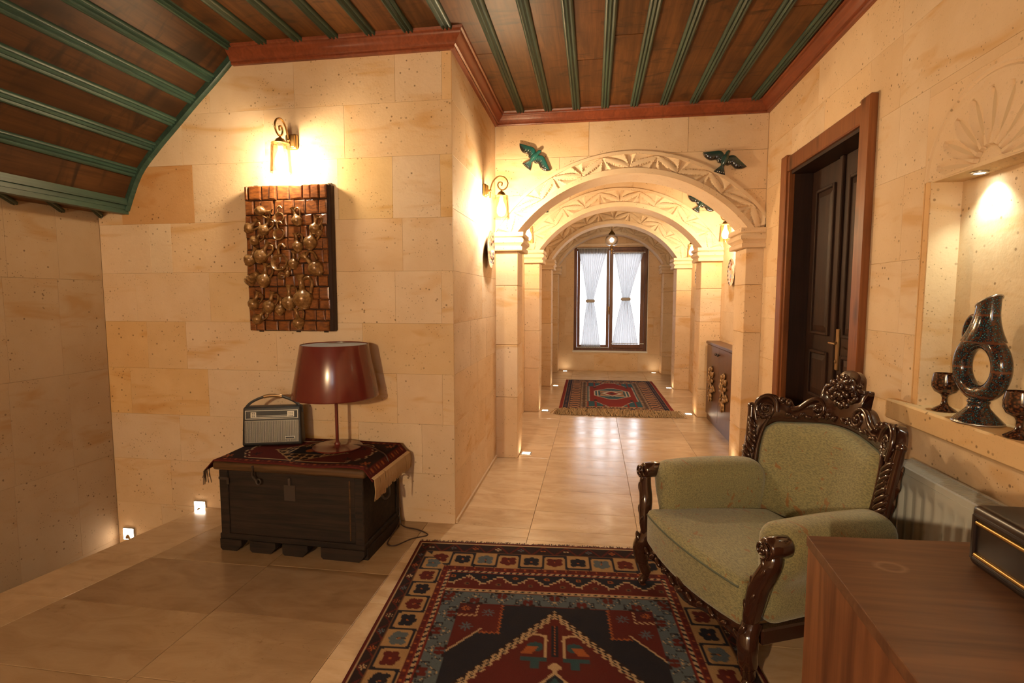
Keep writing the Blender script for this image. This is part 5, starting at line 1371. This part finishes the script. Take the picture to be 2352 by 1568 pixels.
for sg in (1, -1):
    b = MB()
    # C scroll running from the crown to the shoulder, ending in a volute
    relief(b, [(p[0], p[2]) for p in spline([(.235,0,.822),(.200,0,.838),(.165,0,.872),(.125,0,.888),(.092,0,.870),(.085,0,.842)],5)], .013, sg)
    relief(b, spiral(.112, .842, .030, 1.4, PI, 1), .009, sg)
    b.ell(bs(sg*.112,.842,.028), (.013,.013,.013), 10, 8)
    for (x, z, r) in ((.258,.850,.017),(.293,.858,.017),(.238,.832,.011)): b.ell(bs(sg*x, z, .018), (r,r,r), 10, 8)
    b.build('crest_scroll', M['chairwood'], bf, 60)
    b = MB()
    # ear volute and leaf
    relief(b, [(p[0], p[2]) for p in spline([(.300,0,.800),(.315,0,.850),(.352,0,.872),(.388,0,.848),(.394,0,.800),(.380,0,.750)],5)], .014, sg)
    relief(b, spiral(.348, .808, .042, 1.5, .3, -1), .011, sg); b.ell(bs(sg*.350,.815,.028), (.011,.011,.011), 8, 6)
    for k in range(9):
        z = .545+.024*k; b.ell((0,0,0), (.040,.013,.011), 8, 5, T(*bs(sg*(.388+.006*math.sin(k)), z, .020)) @ RY(sg*(-.75)) )
    relief(b, [(p[0], p[2]) for p in spline([(.345,0,.53),(.352,0,.62),(.345,0,.71),(.325,0,.775)],5)], .012, sg)
    for k in range(6): b.ell((0,0,0), (.020,.008,.008), 8, 5, T(*bs(sg*(.330+.012*k), .765+.006*k*(k%2), .024)) @ RY(sg*(.9-.2*k)))
    b.build('ear_carving', M['chairwood'], bf, 60)
    b = MB()
    # acanthus along the lower crest
    for k in range(8):
        x = .03+.032*k; z = .818-.0045*k+(.008 if k % 2 else 0); b.ell((0,0,0), (.022,.010,.0095), 8, 5, T(*bs(sg*x, z, .020)) @ RY(sg*(.5-.12*k+(.8 if k % 2 else 0))))
    relief(b, [(p[0], p[2]) for p in spline([(.02,0,.812),(.08,0,.822),(.16,0,.806),(.25,0,.796),(.31,0,.770)],5)], .006, sg, .018)
    b.build('leaf_carving', M['chairwood'], bf, 60)
    b = MB(); pp = [(p[0], p[2]) for p in spline([(.392,0,.50),(.398,0,.62),(.405,0,.72),(.412,0,.79),(.415,0,.812)],5)]
    b.tube([bs(sg*x, z, .0) for x, z in pp], [.017]*len(pp), 8); b.ell(bs(sg*.416,.815,0), (.019,.019,.017), 10, 8)
    for k in range(7): b.ell(bs(sg*.392, .53+.030*k, .016), (.012,.012,.013), 8, 6)
    b.build('back_post', M['chairwood'], bf, 60)
b = MB()
b.ell((0,0,0), (.056,.026,.056), 18, 10, T(*bs(0,.958,.020)))
for k in range(9):
    a = 2*PI*k/9; b.ell((0,0,0), (.020,.012,.013), 8, 5, T(*bs(.040*math.cos(a), .958+.040*math.sin(a), .040)) @ RY(-a))
b.ell(bs(0,.958,.046), (.016,.016,.016), 10, 8)
for k in range(7):
    a = PI*(1.0+ (k+.5)/7); b.ell((0,0,0), (.018,.010,.014), 8, 5, T(*bs(.062*math.cos(a), .950+.070*math.sin(a), .026)) @ RY(-a))
for sg in (1,-1):
    b.ell((0,0,0), (.026,.010,.010), 8, 5, T(*bs(sg*.088,.955,.016)) @ RY(sg*.35)); b.ell(bs(sg*.074,.975,.016), (.012,.012,.012), 8, 6); b.ell((0,0,0), (.024,.010,.012), 8, 5, T(*bs(sg*.070,.915,.024)) @ RY(-sg*.7))
b.build('crown_rosette', M['chairwood'], bf, 60)
# arm fronts, legs, rails
for sg in (1, -1):
    b = MB(); s_ = lambda x, y, z: (sg*x, y, z)
    pth = spline([(.400,.030,.535),(.418,.020,.500),(.405,.010,.455),(.382,.002,.400),(.372,-.006,.340),(.362,-.010,.285),(.352,-.008,.245)],6)
    n_ = len(pth); b.tube([s_(*p) for p in pth], [.022+.013*math.sin(PI*k/n_) for k in range(n_)], 10, flat=.85)
    b.lathe([(0,-.05),(.030,-.05),(.036,-.042),(.036,.030),(.030,.038),(0,.038)], 20, T(sg*.405,.035,.535) @ RX(PI/2))
    sp_ = spiral(.405, .535, .029, 1.6, -PI/2, 1); b.tube([(sg*x, -.018, z) for x, z in sp_], .0055, 6); b.ell((sg*.405,-.018,.535), (.010,.008,.010), 8, 6)
    for k in range(6): 
        p = pth[int((k+1)*n_/8)]; b.ell((0,0,0), (.009,.010,.030), 8, 6, T(sg*(p[0]+.008*(-1)**k), p[1]-.022, p[2]) @ RY(sg*.35*(-1)**k))
    b.build('arm_post', M['chairwood'], ac, 60)
    b = MB(); pth = spline([(.352,.005,.255),(.362,-.020,.215),(.372,-.030,.165),(.362,-.018,.105),(.352,-.006,.055),(.358,-.022,.022),(.362,-.030,.011)],6)
    n_ = len(pth); b.tube([s_(*p) for p in pth], [(.036,.039,.036,.027,.020,.022,.024)[min(6, int(k/6))]*.9 for k in range(n_)], 10)
    for k in range(4): b.ell((0,0,0), (.012,.012,.026), 8, 6, T(sg*(.362+.012*(k%2)), -.046+.004*k, .235-.028*k) @ RY(sg*.5*(-1)**k))
    b.build('leg', M['chairwood'], ac, 60)
    b = MB(); pth = spline([(.300,.600,.30),(.305,.630,.20),(.310,.665,.10),(.315,.700,.0)],5); b.tube([s_(*p) for p in pth], [.026-.008*k/15 for k in range(len(pth))], 8); b.build('leg', M['chairwood'], ac, 60)
    b = MB(); b.cbox(min(sg*.33,sg*.37), max(sg*.33,sg*.37), .03, .60, .170, .228, .006); b.build('side_rail', M['chairwood'], ac)
def apron(u, v):
    x = -.345+.69*u; zl = .195 - .022*math.cos((u-.5)*4*PI)*.6 - .020*(1-abs(2*u-1)); return (x, -.030*(1-(x/.345)**2)-.006-.008*math.sin(PI*v), .228*(v)+(zl-.03)*(1-v))
b = MB(); b.grid(apron, 40, 6); b.grid(lambda u, v: (lambda p: (p[0], p[1]+.03, p[2]))(apron(u, v)), 40, 6, flip=True)
b.grid(lambda u, v: (lambda p: (p[0], p[1]+.03*v, p[2]))(apron(u, 0)), 40, 1)
for k in range(11):
    u = (k+.5)/11; p = apron(u, .45); b.ell((0,0,0), (.026,.010,.011), 8, 5, T(p[0], p[1]-.008, p[2]) @ RY(.6*(-1)**k))
b.ell((0,-.05,.215), (.030,.014,.022), 10, 6); b.build('front_rail', M['chairwood'], ac, 60)
b = MB(); b.grid(lambda u, v: bs(-.34+.68*u, .25+.55*v, -.024), 16, 10); b.build('back_panel', M['fabric'], ac, 80)
